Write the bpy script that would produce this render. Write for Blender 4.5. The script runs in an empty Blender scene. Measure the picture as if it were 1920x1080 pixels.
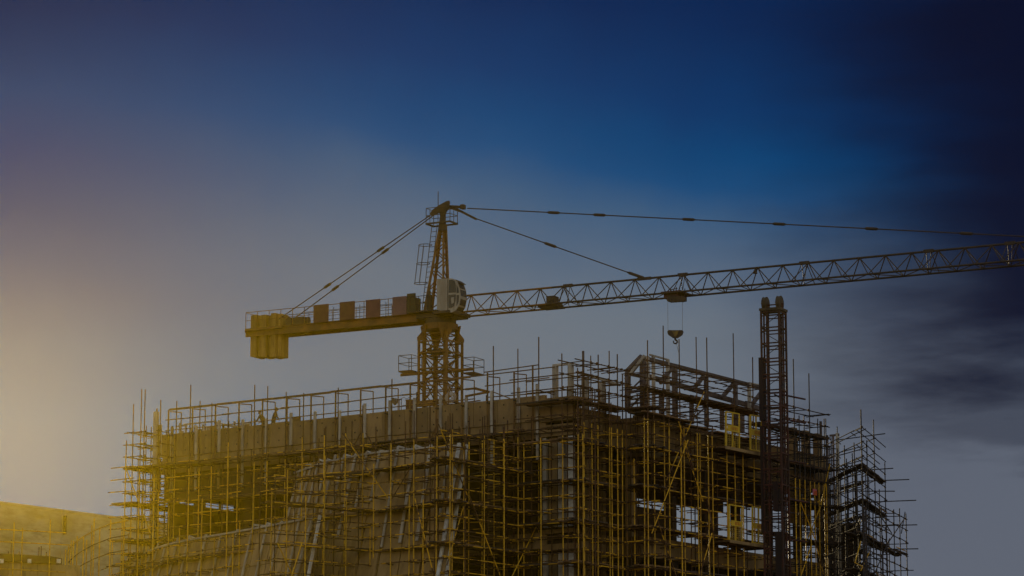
import bpy, math, random
from mathutils import Vector, Matrix, Quaternion
R = math.radians
rnd = random.Random(11)
sc = bpy.context.scene
COL = sc.collection

# ------------------------------------------------------------------ camera
EYE = 1.6
PITCH = R(10.46)
F = 5740.0                      # focal length in pixels of the 1920 wide photograph
cam_d = bpy.data.cameras.new('camera')
cam = bpy.data.objects.new('camera', cam_d); COL.objects.link(cam)
cam_d.sensor_width = 36.0; cam_d.lens = 36.0*F/1920
cam_d.clip_start = 0.5; cam_d.clip_end = 5000
cam.location = (0, 0, EYE); cam.rotation_euler = (math.pi/2+PITCH, 0, 0)
sc.camera = cam

# ------------------------------------------------------------------ world
SUN_AZ, SUN_EL = R(-9.9), R(7.5)      # azimuth measured from +Y towards +X
W = bpy.data.worlds.new("World"); sc.world = W; W.use_nodes = True
nt = W.node_tree; nt.nodes.clear()
N = nt.nodes; LK = nt.links
def nd(tree, typ, **kw):
    n = tree.nodes.new(typ)
    for k, v in kw.items(): setattr(n, k, v)
    return n
def mth(tree, op, a, b=None, c=None, clamp=False):
    n = tree.nodes.new('ShaderNodeMath'); n.operation = op; n.use_clamp = clamp
    for i, v in enumerate((a, b, c)):
        if v is None: continue
        if isinstance(v, (int, float)): n.inputs[i].default_value = v
        else: tree.links.new(v, n.inputs[i])
    return n.outputs[0]
def mapr(tree, v, a, b, c=0.0, d=1.0, mode='SMOOTHSTEP'):
    n = tree.nodes.new('ShaderNodeMapRange'); n.interpolation_type = mode
    tree.links.new(v, n.inputs[0])
    for i, x in enumerate((a, b, c, d)): n.inputs[i+1].default_value = x
    return n.outputs[0]
def mixc(tree, f, a, b, blend='MIX'):
    n = tree.nodes.new('ShaderNodeMix'); n.data_type = 'RGBA'; n.blend_type = blend
    for s, v in ((0, f), (6, a), (7, b)):
        if isinstance(v, (int, float)): n.inputs[s].default_value = v
        elif isinstance(v, (tuple, list)): n.inputs[s].default_value = (*v[:3], 1)
        else: tree.links.new(v, n.inputs[s])
    return n.outputs[2]
def ramp(tree, v, stops, interp='EASE'):
    n = tree.nodes.new('ShaderNodeValToRGB'); n.color_ramp.interpolation = interp
    el = n.color_ramp.elements
    while len(el) > 1: el.remove(el[0])
    el[0].position = stops[0][0]; el[0].color = (*stops[0][1], 1)
    for p, c in stops[1:]:
        e = el.new(p); e.color = (*c, 1)
    tree.links.new(v, n.inputs[0]); return n.outputs[0]
def srgb(r, g, b):
    f = lambda v: (v/255/12.92) if v/255 <= .04045 else ((v/255+.055)/1.055)**2.4
    return (f(r), f(g), f(b))

tc = nd(nt, 'ShaderNodeTexCoord')
sep = nd(nt, 'ShaderNodeSeparateXYZ'); LK.new(tc.outputs['Generated'], sep.inputs[0])
vx, vy, vz = sep.outputs
el_ = mth(nt, 'MULTIPLY', mth(nt, 'ARCSINE', vz), 180/math.pi)
az_ = mth(nt, 'MULTIPLY', mth(nt, 'ARCTAN2', vx, vy), 180/math.pi)
# dusk front: bands of colour by height above the horizon, the band edge dips to the right
q = mth(nt, 'MINIMUM', mth(nt, 'MAXIMUM', mth(nt, 'ADD', az_, 9.4), -6.0), 26.0)
bend = mth(nt, 'ADD', mth(nt, 'MULTIPLY', mth(nt, 'MULTIPLY', q, q), .0040), mth(nt, 'MULTIPLY', q, .070))
e2 = mth(nt, 'ADD', el_, bend)
nz = nd(nt, 'ShaderNodeTexNoise'); nz.inputs['Scale'].default_value = 26; nz.inputs['Detail'].default_value = 3
LK.new(tc.outputs['Generated'], nz.inputs['Vector'])
e3 = mth(nt, 'ADD', e2, mth(nt, 'MULTIPLY', mth(nt, 'SUBTRACT', nz.outputs[0], .5), .9))
t_e = mth(nt, 'DIVIDE', e3, 30.0, clamp=True)
SKY_R = [(0.0, srgb(106, 114, 124)), (7/30, srgb(112, 119, 127)), (10/30, srgb(106, 115, 126)), (11.3/30, srgb(100, 112, 126)), (12.4/30, srgb(80, 100, 124)), (13.3/30, srgb(56, 88, 122)),
    (14.0/30, srgb(16, 72, 120)), (14.6/30, srgb(0, 64, 114)), (15.5/30, srgb(0, 52, 102)), (17/30, srgb(0, 38, 84)), (20/30, srgb(0, 20, 60)), (1.0, srgb(0, 14, 46))]
SKY_L = [(0.0, srgb(50, 96, 138)), (8/30, srgb(34, 98, 142)), (9.5/30, srgb(30, 86, 130)), (10.5/30, srgb(10, 66, 116)), (11.8/30, srgb(0, 54, 106)), (12.9/30, srgb(0, 50, 104)), (14/30, srgb(0, 56, 104)), (15.6/30, srgb(0, 36, 80)), (20/30, srgb(0, 12, 50)), (1.0, srgb(0, 12, 44))]
base = mixc(nt, mapr(nt, az_, -11.0, -.5), ramp(nt, t_e, SKY_L, 'LINEAR'), ramp(nt, t_e, SKY_R, 'LINEAR'))
# dark storm cloud to the right, torn at its left edge and low down
mp = nd(nt, 'ShaderNodeMapping'); mp.inputs['Scale'].default_value = (7, 7, 34); mp.inputs['Location'].default_value = (.35, .2, 1.1)
LK.new(tc.outputs['Generated'], mp.inputs[0])
n2 = nd(nt, 'ShaderNodeTexNoise'); n2.inputs['Scale'].default_value = 1.35; n2.inputs['Detail'].default_value = 7; n2.inputs['Roughness'].default_value = .58
LK.new(mp.outputs[0], n2.inputs['Vector'])
cn = mth(nt, 'SUBTRACT', n2.outputs[0], .5)
u = mth(nt, 'ADD', az_, mth(nt, 'MULTIPLY', cn, 4.5))
dk = mapr(nt, u, 3.6, 9.6)                                   # 0 left .. 1 right
upper = mapr(nt, mth(nt, 'ADD', el_, mth(nt, 'MULTIPLY', cn, 4.0)), 6.6, 9.8)
dark1 = mth(nt, 'MULTIPLY', dk, upper)
lowb = mth(nt, 'SUBTRACT', 1.0, mth(nt, 'ABSOLUTE', mth(nt, 'DIVIDE', mth(nt, 'SUBTRACT', mth(nt, 'ADD', el_, mth(nt, 'MULTIPLY', cn, 7.0)), 7.9), 1.7)), clamp=True)
dark2 = mth(nt, 'MULTIPLY', lowb, mapr(nt, az_, 5.2, 9.0))
dark = mth(nt, 'MAXIMUM', dark1, mth(nt, 'MULTIPLY', mapr(nt, dark2, 0.0, .9), .45))
c1 = mixc(nt, mth(nt, 'MULTIPLY', mapr(nt, az_, 2.5, 8.0), .55), base, srgb(78, 83, 102))
c1 = mixc(nt, mapr(nt, el_, 9.5, 13), c1, base)
front = mixc(nt, mth(nt, 'MULTIPLY', dark, .97), c1, srgb(6, 14, 40))
nish = nd(nt, 'ShaderNodeTexSky'); nish.sky_type = 'NISHITA'; nish.sun_disc = False
nish.sun_elevation = SUN_EL; nish.sun_rotation = SUN_AZ; nish.air_density = 1.0; nish.dust_density = 1.5
nsk = nd(nt, 'ShaderNodeVectorMath', operation='SCALE'); tint = nd(nt, 'ShaderNodeVectorMath', operation='MULTIPLY'); LK.new(nish.outputs[0], tint.inputs[0]); tint.inputs[1].default_value = (1.22, .94, .78); LK.new(tint.outputs[0], nsk.inputs[0]); nsk.inputs['Scale'].default_value = .11
side = mapr(nt, mth(nt, 'ABSOLUTE', az_), 30, 100)
high = mapr(nt, el_, 24, 60)
m_ = mth(nt, 'MAXIMUM', side, high)
fsc = nd(nt, 'ShaderNodeVectorMath', operation='SCALE'); LK.new(front, fsc.inputs[0]); fsc.inputs['Scale'].default_value = .54
col = mixc(nt, m_, fsc.outputs[0], nsk.outputs[0])
bg = nd(nt, 'ShaderNodeBackground'); LK.new(col, bg.inputs[0]); bg.inputs[1].default_value = 1.0
wo = nd(nt, 'ShaderNodeOutputWorld'); LK.new(bg.outputs[0], wo.inputs[0])

# ------------------------------------------------------------------ sun
sd = bpy.data.lights.new('sun', 'SUN'); sd.energy = 1.4; sd.angle = R(.6); sd.color = (1.0, .78, .42)
so = bpy.data.objects.new('sun', sd); COL.objects.link(so)
to_sun = Vector((math.sin(SUN_AZ)*math.cos(SUN_EL), math.cos(SUN_AZ)*math.cos(SUN_EL), math.sin(SUN_EL)))
so.rotation_euler = to_sun.to_track_quat('Z', 'Y').to_euler()
so.location = (0, 0, 60)
vs = sc.view_settings
vs.view_transform = 'Standard'; vs.look = 'None'; vs.exposure = 1.0; vs.gamma = 1; vs.use_curve_mapping = False
try:
    sc.cycles.use_denoising = True
    sc.cycles.max_bounces = 5; sc.cycles.diffuse_bounces = 2; sc.cycles.glossy_bounces = 2; sc.cycles.volume_bounces = 0
    sc.cycles.transparent_max_bounces = 8
except Exception: pass

# ------------------------------------------------------------------ picture <-> place
sp_, cp_ = math.sin(PITCH), math.cos(PITCH)
def ray(px, py):
    x = (px-960)/F; v = (540-py)/F
    return Vector((x, cp_-v*sp_, sp_+v*cp_))
EYEV = Vector((0, 0, EYE))
def at(px, py, Y):
    d = ray(px, py); return EYEV+d*(Y/d.y)
def on(px, py, A, B):           # on the vertical plane through plan points A and B
    n = Vector((-(B[1]-A[1]), B[0]-A[0], 0)); d = ray(px, py)
    t = n.dot(Vector((A[0], A[1], 0))-Vector((0, 0, EYE)))/n.dot(d)
    return EYEV+d*t
def zy(py, p):                  # height of picture row py above plan point p
    v = (540-py)/F
    return EYE+p[1]*(sp_+v*cp_)/(cp_-v*sp_)
uL = Vector((math.sin(R(-54.5)), math.cos(R(-54.5)), 0))
uR = Vector((math.sin(R(35)), math.cos(R(35)), 0))
C0 = Vector((3.07, 160, 0))
def P(a, b, z=0): 
    v = C0+uL*a+uR*b; v.z = z; return v
UP = Vector((0, 0, 1))

# ------------------------------------------------------------------ materials
def new_mat(name):
    m = bpy.data.materials.new(name); m.use_nodes = True
    return m, m.node_tree, m.node_tree.nodes['Principled BSDF']
def mat(name, c1, c2, scale=1.5, rough=.8, metal=0.0, bump=.15, fine=18.0, stretch=(1, 1, 1), lo=.35, hi=.65, third=None, per=0.0):
    m, t, b = new_mat(name)
    g = nd(t, 'ShaderNodeNewGeometry'); mp = nd(t, 'ShaderNodeMapping'); mp.inputs['Scale'].default_value = stretch
    t.links.new(g.outputs['Position'], mp.inputs[0])
    n = nd(t, 'ShaderNodeTexNoise'); n.inputs['Scale'].default_value = scale; n.inputs['Detail'].default_value = 6; n.inputs['Roughness'].default_value = .62
    t.links.new(mp.outputs[0], n.inputs['Vector'])
    c = mixc(t, mapr(t, n.outputs[0], lo, hi), c1, c2)
    f = nd(t, 'ShaderNodeTexNoise'); f.inputs['Scale'].default_value = fine; f.inputs['Detail'].default_value = 3
    t.links.new(mp.outputs[0], f.inputs['Vector'])
    if third:
        w = nd(t, 'ShaderNodeTexNoise'); w.inputs['Scale'].default_value = scale*2.3; w.inputs['Detail'].default_value = 8; w.inputs['Roughness'].default_value = .7
        t.links.new(mp.outputs[0], w.inputs['Vector'])
        c = mixc(t, mth(t, 'MULTIPLY', mapr(t, w.outputs[0], .5, .72), .8), c, third)
    if per:
        oi = nd(t, 'ShaderNodeObjectInfo')
        c = mixc(t, 1.0, c, ramp(t, oi.outputs['Random'], [(0, (1-per,)*3), (1, (1+per*.5,)*3)], 'LINEAR'), 'MULTIPLY')
    t.links.new(c, b.inputs['Base Color'])
    b.inputs['Roughness'].default_value = rough; b.inputs['Metallic'].default_value = metal
    b.inputs['Specular IOR Level'].default_value = .3
    if bump:
        bp = nd(t, 'ShaderNodeBump'); bp.inputs['Strength'].default_value = bump; bp.inputs['Distance'].default_value = .03
        t.links.new(f.outputs[0], bp.inputs['Height']); t.links.new(bp.outputs[0], b.inputs['Normal'])
    return m
M = {}
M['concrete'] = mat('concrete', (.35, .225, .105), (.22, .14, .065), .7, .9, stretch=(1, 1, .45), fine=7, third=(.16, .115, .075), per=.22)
M['dark_concrete'] = mat('dark_concrete', (.07, .042, .026), (.035, .022, .018), .6, .9, stretch=(1, 1, .5), fine=6)  # recess shade inside the open floors is put into this dark base colour
M['slant_wall'] = mat('formed_concrete', (.48, .31, .14), (.30, .185, .08), .8, .85, stretch=(1, 1, .3), fine=9, third=(.17, .115, .06), per=.2)
M['pale_paint'] = mat('weathered_white_paint', (.52, .46, .39), (.34, .29, .25), 2.2, .6, stretch=(1, 1, .4), third=(.22, .17, .13), per=.25)
M['white_steel'] = mat('white_painted_steel', (.72, .70, .68), (.5, .47, .44), 3, .45, third=(.3, .22, .16), per=.25)
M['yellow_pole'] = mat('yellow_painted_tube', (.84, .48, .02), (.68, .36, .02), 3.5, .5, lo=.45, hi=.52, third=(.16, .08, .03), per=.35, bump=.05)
M['sun_dashed_pole'] = mat('sun_dashed_tube', (.80, .43, .02), (.10, .045, .022), 1.3, .6, lo=.46, hi=.52, third=(.2, .1, .03), per=.3, bump=.05)  # sun dashes and the shadow gaps between them, put into the tube colour
M['brown_pole'] = mat('brown_tube', (.13, .06, .025), (.06, .03, .018), 2.5, .8, per=.4, bump=.08)  # plain brown for tubes above the split height and inner rows
M['brown_rail'] = mat('brown_steel_rail', (.24, .125, .04), (.14, .07, .028), 2.5, .7, per=.3, bump=.05)
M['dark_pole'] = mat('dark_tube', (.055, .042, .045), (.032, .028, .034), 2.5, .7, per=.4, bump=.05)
M['plank'] = mat('worn_plank', (.26, .15, .07), (.12, .065, .035), 2.0, .9, stretch=(1, 1, 3), per=.45)
M['dark_plank'] = mat('dark_plank', (.09, .06, .045), (.05, .035, .03), 2.0, .9, per=.4)
M['steel'] = mat('primer_steel', (.13, .095, .095), (.085, .06, .062), 1.8, .6, third=(.2, .15, .14), per=.2)
M['crane_yellow'] = mat('crane_yellow_paint', (.24, .10, .012), (.13, .055, .01), 1.6, .5, third=(.16, .075, .02), bump=.05)
M['crane_dark'] = mat('crane_dark_steel', (.07, .042, .025), (.04, .027, .02), 1.6, .6, bump=.05)  # dark brown, taken past the first jib panels and on machinery
M['weight'] = mat('counterweight_concrete', (.46, .27, .07), (.24, .135, .035), 1.6, .85, stretch=(1, 1, .25), third=(.18, .11, .04), per=.35)
M['board_brown'] = mat('dark_brown_board', (.14, .055, .035), (.11, .042, .03), 2, .7)
M['board_red'] = mat('dull_red_board', (.17, .065, .065), (.13, .05, .05), 2, .7)
M['board_green'] = mat('dark_olive_board', (.06, .05, .025), (.045, .038, .02), 2, .7)
M['board_pink'] = mat('dull_mauve_board', (.20, .10, .10), (.16, .08, .085), 2, .7)
M['cab_white'] = mat('stained_cab_panel', (.42, .37, .31), (.29, .24, .19), 2.2, .5, stretch=(1, 1, .3), third=(.30, .21, .13), bump=.05)
M['glass'] = mat('cab_glass', (.05, .045, .045), (.03, .03, .032), 1, .12, bump=0)
M['cable'] = mat('steel_cable', (.06, .045, .04), (.04, .03, .03), 2, .6, bump=0)
M['hoist_red'] = mat('hoist_red_paint', (.09, .022, .014), (.035, .014, .013), 1.6, .55, third=(.03, .02, .022), per=.3)
M['hoist_dark'] = mat('hoist_dark_panel', (.03, .012, .014), (.018, .01, .012), 1.6, .7)
M['wheel'] = mat('sheave_wheel_paint', (.11, .08, .05), (.05, .035, .025), 3, .6)
M['gate_yellow'] = mat('gate_yellow_paint', (.80, .52, .04), (.62, .40, .03), 2.5, .5, third=(.35, .2, .03))
M['mesh_yellow'] = mat('gate_mesh_yellow', (.42, .28, .045), (.30, .19, .03), 3, .7)
M['sign_red'] = mat('red_letter_paint', (.5, .08, .02), (.4, .07, .02), 3, .6, bump=0)
M['pink'] = mat('pink_plate', (.55, .13, .17), (.45, .11, .15), 3, .6)
M['white_wall'] = mat('pale_roughcast_wall', (.50, .43, .33), (.33, .26, .16), .5, .9, stretch=(.6, .6, 2.2), fine=3.5, third=(.26, .19, .10))
M['cloth_dark'] = mat('dark_work_jacket', (.05, .04, .035), (.035, .03, .03), 6, .9)
M['skin'] = mat('skin', (.30, .17, .11), (.26, .15, .10), 6, .6, bump=0)
M['lamp_metal'] = mat('lamp_grey_metal', (.22, .19, .16), (.14, .12, .10), 3, .5)
M['ground'] = mat('dusty_ground', (.12, .095, .07), (.08, .065, .05), .08, .95, fine=.9)
M['yellow_black'] = mat('hook_yellow', (.22, .14, .03), (.12, .08, .03), 4, .5)

# ------------------------------------------------------------------ mesh helpers
class MB:
    def __init__(s): s.v = []; s.f = []
    def quad_ring(s, rings, cap=True):
        n = len(rings[0]); o = len(s.v)
        for r in rings: s.v += [tuple(p) for p in r]
        for i in range(len(rings)-1):
            for j in range(n):
                a = o+i*n+j; b = o+i*n+(j+1) % n
                s.f.append((a, b, b+n, a+n))
        if cap:
            s.f.append(tuple(o+j for j in range(n))[::-1]); s.f.append(tuple(o+(len(rings)-1)*n+j for j in range(n)))
        return s
    def tube(s, p, q_, r, n=6, r2=None):
        p = Vector(p); q_ = Vector(q_); d = (q_-p).normalized()
        x = d.orthogonal().normalized(); y = d.cross(x)
        r2 = r if r2 is None else r2
        return s.quad_ring([[c+(x*math.cos(k*2*math.pi/n)+y*math.sin(k*2*math.pi/n))*rr for k in range(n)] for c, rr in ((p, r), (q_, r2))])
    def beam(s, p, q_, w, h, up=UP):     # w across, h along up
        p = Vector(p); q_ = Vector(q_); d = (q_-p).normalized()
        x = d.cross(up)
        if x.length < 1e-4: x = d.cross(Vector((1, 0, 0)))
        x.normalize(); y = x.cross(d)
        return s.quad_ring([[c+x*a*w/2+y*b*h/2 for a, b in ((-1, -1), (1, -1), (1, 1), (-1, 1))] for c in (p, q_)])
    def box(s, c, ax, ay, az):           # centre and three full-length edge vectors
        c = Vector(c); ax, ay, az = (Vector(k)/2 for k in (ax, ay, az))
        return s.quad_ring([[c+k*az+i*ax+j*ay for i, j in ((-1, -1), (1, -1), (1, 1), (-1, 1))] for k in (-1, 1)])
    def prism(s, poly, ext):             # polygon extruded by vector
        ext = Vector(ext)
        return s.quad_ring([[Vector(p) for p in poly], [Vector(p)+ext for p in poly]])
    def wheel(s, c, axis, r, w, n=18, hub=True):
        c = Vector(c); axis = Vector(axis).normalized(); x = axis.orthogonal().normalized(); y = axis.cross(x)
        prof = [(-w/2, r), (-w/4, r*.93), (w/4, r*.93), (w/2, r)]
        rr = [[c+axis*a+(x*math.cos(k*2*math.pi/n)+y*math.sin(k*2*math.pi/n))*b for k in range(n)] for a, b in prof]
        return s.quad_ring(rr)
    def path(s, pts, r, n=6):
        for a, b in zip(pts[:-1], pts[1:]): s.tube(a, b, r, n)
        return s
def base_of(parent):
    return parent.location.copy() if parent is not None else Vector((0, 0, 0))
def obj(name, mb, m, parent=None, kind=None, smooth=False):
    b = base_of(parent) if parent is not None else Vector((0, 0, 0))
    bb = Vector((0, 0, 0))
    p_ = parent
    while p_ is not None: bb += p_.location; p_ = p_.parent
    # origin of each mesh sits at its own middle
    c = sum((Vector(v) for v in mb.v), Vector((0, 0, 0)))/max(1, len(mb.v))
    me = bpy.data.meshes.new(name)
    me.from_pydata([tuple(Vector(v)-c) for v in mb.v], [], mb.f); me.materials.append(m)
    if smooth: me.polygons.foreach_set('use_smooth', [True]*len(me.polygons))
    me.update()
    o = bpy.data.objects.new(name, me); COL.objects.link(o); o.location = c-bb; o.parent = parent
    if kind: o['kind'] = kind
    return o
def thing(name, label, cat, loc, group=None):
    o = bpy.data.objects.new(name, None); COL.objects.link(o); o.location = loc; o.empty_display_size = .3
    o['label'] = label; o['category'] = cat
    if group: o['group'] = group
    return o
def tag(o, label, cat, group=None):
    o['label'] = label; o['category'] = cat
    if group: o['group'] = group
    return o
_unit = {}
def unit(kind, m, n=6):
    key = (kind, m.name, n)
    if key not in _unit:
        mb = MB()
        if kind == 'tube': mb.tube((0, 0, 0), (0, 0, 1), 1, n)
        else: mb.beam((0, 0, 0), (0, 0, 1), 1, 1, Vector((0, 1, 0)))
        me = bpy.data.meshes.new(kind); me.from_pydata(mb.v, [], mb.f); me.materials.append(m)
        if kind == 'tube':
            me.polygons.foreach_set('use_smooth', [len(p.vertices) == 4 for p in me.polygons])
        me.update(); _unit[key] = me
    return _unit[key]
def absloc(o):
    b = Vector((0, 0, 0))
    while o is not None: b += o.location; o = o.parent
    return b
def rod(name, p, q_, r, m, parent, n=6):       # a straight tube that shares its mesh
    p = Vector(p); q_ = Vector(q_); d = q_-p
    o = bpy.data.objects.new(name, unit('tube', m, n)); COL.objects.link(o)
    o.parent = parent
    o.matrix_basis = Matrix.LocRotScale(p-absloc(parent), d.to_track_quat('Z', 'Y'), Vector((r, r, d.length)))
    return o
def bar(name, p, q_, w, h, m, parent, up=UP):  # rectangular bar: w sideways, h along up
    p = Vector(p); q_ = Vector(q_); d = (q_-p); L = d.length; d.normalize()
    x = d.cross(up)
    if x.length < 1e-4: x = d.cross(Vector((1, 0, 0)))
    x.normalize(); y = d.cross(x)
    rot = Matrix((x, y, d)).transposed().to_quaternion()
    o = bpy.data.objects.new(name, unit('bar', m)); COL.objects.link(o); o.parent = parent
    o.matrix_basis = Matrix.LocRotScale(p-absloc(parent), rot, Vector((w, h, L)))
    return o

# ------------------------------------------------------------------ ground and haze
g = MB(); g.v = [(-900, -300, 0), (900, -300, 0), (900, 3000, 0), (-900, 3000, 0)]; g.f = [(0, 1, 2, 3)]
go = obj('ground', g, M['ground'], kind='structure')
go['label'] = 'dusty ground of the building site'
hz = MB().box((0, 100, 19.5), (150, 0, 0), (0, 230, 0), (0, 0, 41))
hm = bpy.data.materials.new('haze'); hm.use_nodes = True; ht = hm.node_tree; ht.nodes.clear()
pv = nd(ht, 'ShaderNodeVolumePrincipled'); pv.inputs['Color'].default_value = (.069, .052, .0016, 1)
pv.inputs['Density'].default_value = .0004; pv.inputs['Anisotropy'].default_value = .925
ho = nd(ht, 'ShaderNodeOutputMaterial'); ht.links.new(pv.outputs[0], ho.inputs['Volume'])
hao = obj('haze', hz, hm, kind='stuff'); hao['label'] = 'warm dusty haze in the air'
#@@BUILD@@
# ================================================================== BUILDING
zt = zy(743, P(2.3, 0)); zf = zy(822, P(2.3, 0))        # parapet top / underside of the deep edge beam
z2t = zy(1000, P(2.3, 0)); z2b = zy(1030, P(2.3, 0))    # next floor
zr_t = zy(782, P(-1.4, 4.85)); zr_b = zy(855, P(-1.4, 4.85))
zr2t = zy(1010, P(-1.4, 6.5)); zr2b = zy(1048, P(-1.4, 6.5))
bld = thing('unfinished_building', 'large unfinished concrete building wrapped in scaffolding below the tower crane', 'building', P(12, 8, 0))
def px2a(px):                                            # distance along the left face
    p = on(px, 800, P(0, 0), P(1, 0)); return (p-C0).dot(uL)-((p-C0).dot(uR))*uL.dot(uR)
def px2b(px, a=0.0):
    A = P(a, 0); p = on(px, 800, A, P(a, 1)); return math.hypot(p.x-A.x, p.y-A.y)
def abox(mb, a0, a1, b0, b1, z0, z1):
    poly = [P(a0, b0, z0), P(a1, b0, z0), P(a1, b1, z0), P(a0, b1, z0)]
    return mb.prism(poly, (0, 0, z1-z0))
# slabs, cores and columns
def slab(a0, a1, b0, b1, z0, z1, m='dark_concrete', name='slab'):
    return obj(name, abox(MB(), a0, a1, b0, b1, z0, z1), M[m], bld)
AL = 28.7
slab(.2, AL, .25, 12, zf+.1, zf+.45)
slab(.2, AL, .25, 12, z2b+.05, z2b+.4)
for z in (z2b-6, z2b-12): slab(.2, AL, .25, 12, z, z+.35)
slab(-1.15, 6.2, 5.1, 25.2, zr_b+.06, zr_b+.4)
slab(-1.15, 6.2, 5.1, 25.2, zr2b+.05, zr2b+.4)
for z in (zr2b-6, zr2b-12): slab(-1.15, 6.2, 5.1, 25.2, z, z+.35)
# edge beams: panels with open joints, one by one
def panels(Afn, s0, s1, n, z0, z1, th, m='concrete', name='wall_panel', jit=.012):
    for i in range(n):
        a = s0+(s1-s0)*i/n+.012; b = s0+(s1-s0)*(i+1)/n-.012
        o = rnd.uniform(-jit, jit)
        p0, p1, nn = Afn(a), Afn(b), None
        d = (p1-p0).normalized(); nn = Vector((d.y, -d.x, 0))
        mb = MB(); c = (p0+p1)/2-nn*0; c.z = (z0+z1)/2
        w = (p1-p0)
        mb.box(c+nn*o, w, nn*th, (0, 0, z1-z0+rnd.uniform(-.01, .01)))
        obj(name, mb, M[m], bld)
def LF(b): return lambda a: P(a, b)
def RF(a): return lambda b: P(a, b)
panels(LF(0), 1.55, 15.6, 9, zf+.9, zt, .22)
panels(LF(0), 15.6, AL, 8, zf+.9, zt-.02, .22)
panels(LF(.06), 1.55, AL, 11, zf-.05, zf+.88, .2)
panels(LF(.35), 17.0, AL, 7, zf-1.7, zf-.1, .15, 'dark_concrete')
panels(LF(0), 1.55, AL, 12, z2b, z2t, .2)
th = MB(); a = 1.9
while a < AL-.2:
    for z in (zf+1.25, zf+1.95): th.box(P(a, -.118, z+rnd.uniform(-.02, .02)), uL*.075, uR*.02, (0, 0, .075))
    a += .78
obj('tie_holes', th, M['dark_concrete'], bld, kind='stuff')
# return face of the left block, to the right of the corner
zc_t = zy(764, P(0, .6)); zc_b = zy(832, P(0, .6))
panels(RF(0), .9, 4.75, 4, zc_b, zc_t, .2)
panels(RF(0), .9, 4.75, 2, z2b, z2t, .2)
# corner pier with white boarded strips
for (x0, x1, m, w, db) in ((1019, 1026, 'pale_paint', .2, -.1), (1028, 1043, 'concrete', .5, .05), (1047, 1058, 'pale_paint', .3, -.05), (1066, 1076, 'white_steel', .25, -.08)):
    a0, a1 = px2a(x0), px2a(x1)
    for za, zb in ((z2t+.25, zf-.05), (z2b-6, z2b-.25)):
        obj('pier_strip', abox(MB(), a1, a0, db, db+w, za, zb), M[m], bld)
a0, a1 = px2a(1017), px2a(1077)
for za, zb in ((zf, zf+.35), (zf+.5, zf+.62), (zf+.8, zt-.2), (z2t-.1, z2t+.12), (z2b-.1, z2b+.2)):
    obj('pier_band', abox(MB(), a1, a0, -.16, .5, za, zb), M['concrete'], bld)
obj('core_wall', abox(MB(), 1.0, 1.6, .6, 4.5, z2t, zf), M['dark_concrete'], bld)
# white frame above the corner
zq0, zq1 = zt, zy(687, P(1.2, 0))
for x in (1040, 1069):
    a = px2a(x); obj('frame_post', abox(MB(), a-.12, a+.12, -.05, .2, zt-.3, zq1), M['pale_paint'], bld)
obj('frame_rail', abox(MB(), px2a(1069)-.12, px2a(1040)+.12, -.04, .19, zq1, zq1+.1), M['pale_paint'], bld)
# posts on the return face
for px, top in ((1100, 707), (1131, 716)):
    b = px2b(px); z1 = zy(top, P(0, b))
    obj('frame_post', abox(MB(), -.05, .2, b-.2, b+.2, zc_t-.05, z1), M['pale_paint'], bld)
pA = P(-.1, px2b(1080)); pB = P(-.1, px2b(1160))
pA.z = zy(698, pA); pB.z = zy(722, pB)
bar('frame_rail', pA, pB, .1, .12, M['pale_paint'], bld)
# right block, stepped forward: its left cheek and its long return face
panels(LF(4.85), -1.38, -.02, 1, zr_b, zr_t, .22)
panels(RF(-1.4), 5.0, 24.9, 13, zr_b, zr_t-.05, .22)
panels(RF(-1.4), 5.0, 24.9, 9, zr2b, zr2t, .22)
panels(LF(4.85), -1.38, 1.2, 1, zr2b, zr2t, .22)
obj('roof_curb', abox(MB(), -1.55, -.9, 4.7, 10.6, zr_t-.02, zr_t+.12), M['concrete'], bld)
# upper edge of the far half of the right block
for px in (1488, 1511, 1533):
    b = px2b(px, -1.4); zz = zy(800+(px-1480)*.25, P(-1.4, b))
    obj('column', abox(MB(), -1.5, -1.2, b-.25, b+.25, zr_b-2.2, zz), M['concrete'], bld)
# columns
def colm(a, b, z0, z1, w=.5, m='dark_concrete'):
    obj('column', abox(MB(), a-w/2, a+w/2, b-w/2, b+w/2, z0, z1), M[m], bld)
for a in (3.0, 5.4, 8.6, 12, 15.5, 19, 22.5, 26.3, 28.3):
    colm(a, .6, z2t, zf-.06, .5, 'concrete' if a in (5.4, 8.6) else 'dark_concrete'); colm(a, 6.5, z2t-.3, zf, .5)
    colm(a, .6, z2b-6, z2b-.01, .5)
for b in (1.9, 3.4): colm(.25, b, z2t, zc_b, .35, 'concrete'); colm(.25, b, z2b-6, z2b-.01, .35, 'concrete')
for a, b in ((-.2, 5.5), (-1.1, 8.2), (-1.1, 11.6), (-1.1, 15), (-1.1, 18.6), (-1.1, 22), (-1.1, 24.8)):
    colm(a, b, zr2t, zr_b-.02, .42, 'concrete' if b < 6 else 'dark_concrete'); colm(a, b, zr2b-6, zr2b, .5)
for b in (6.5, 10, 14, 19, 24): colm(5.9, b, zr2b, zr_b-.76, .4)
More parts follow.
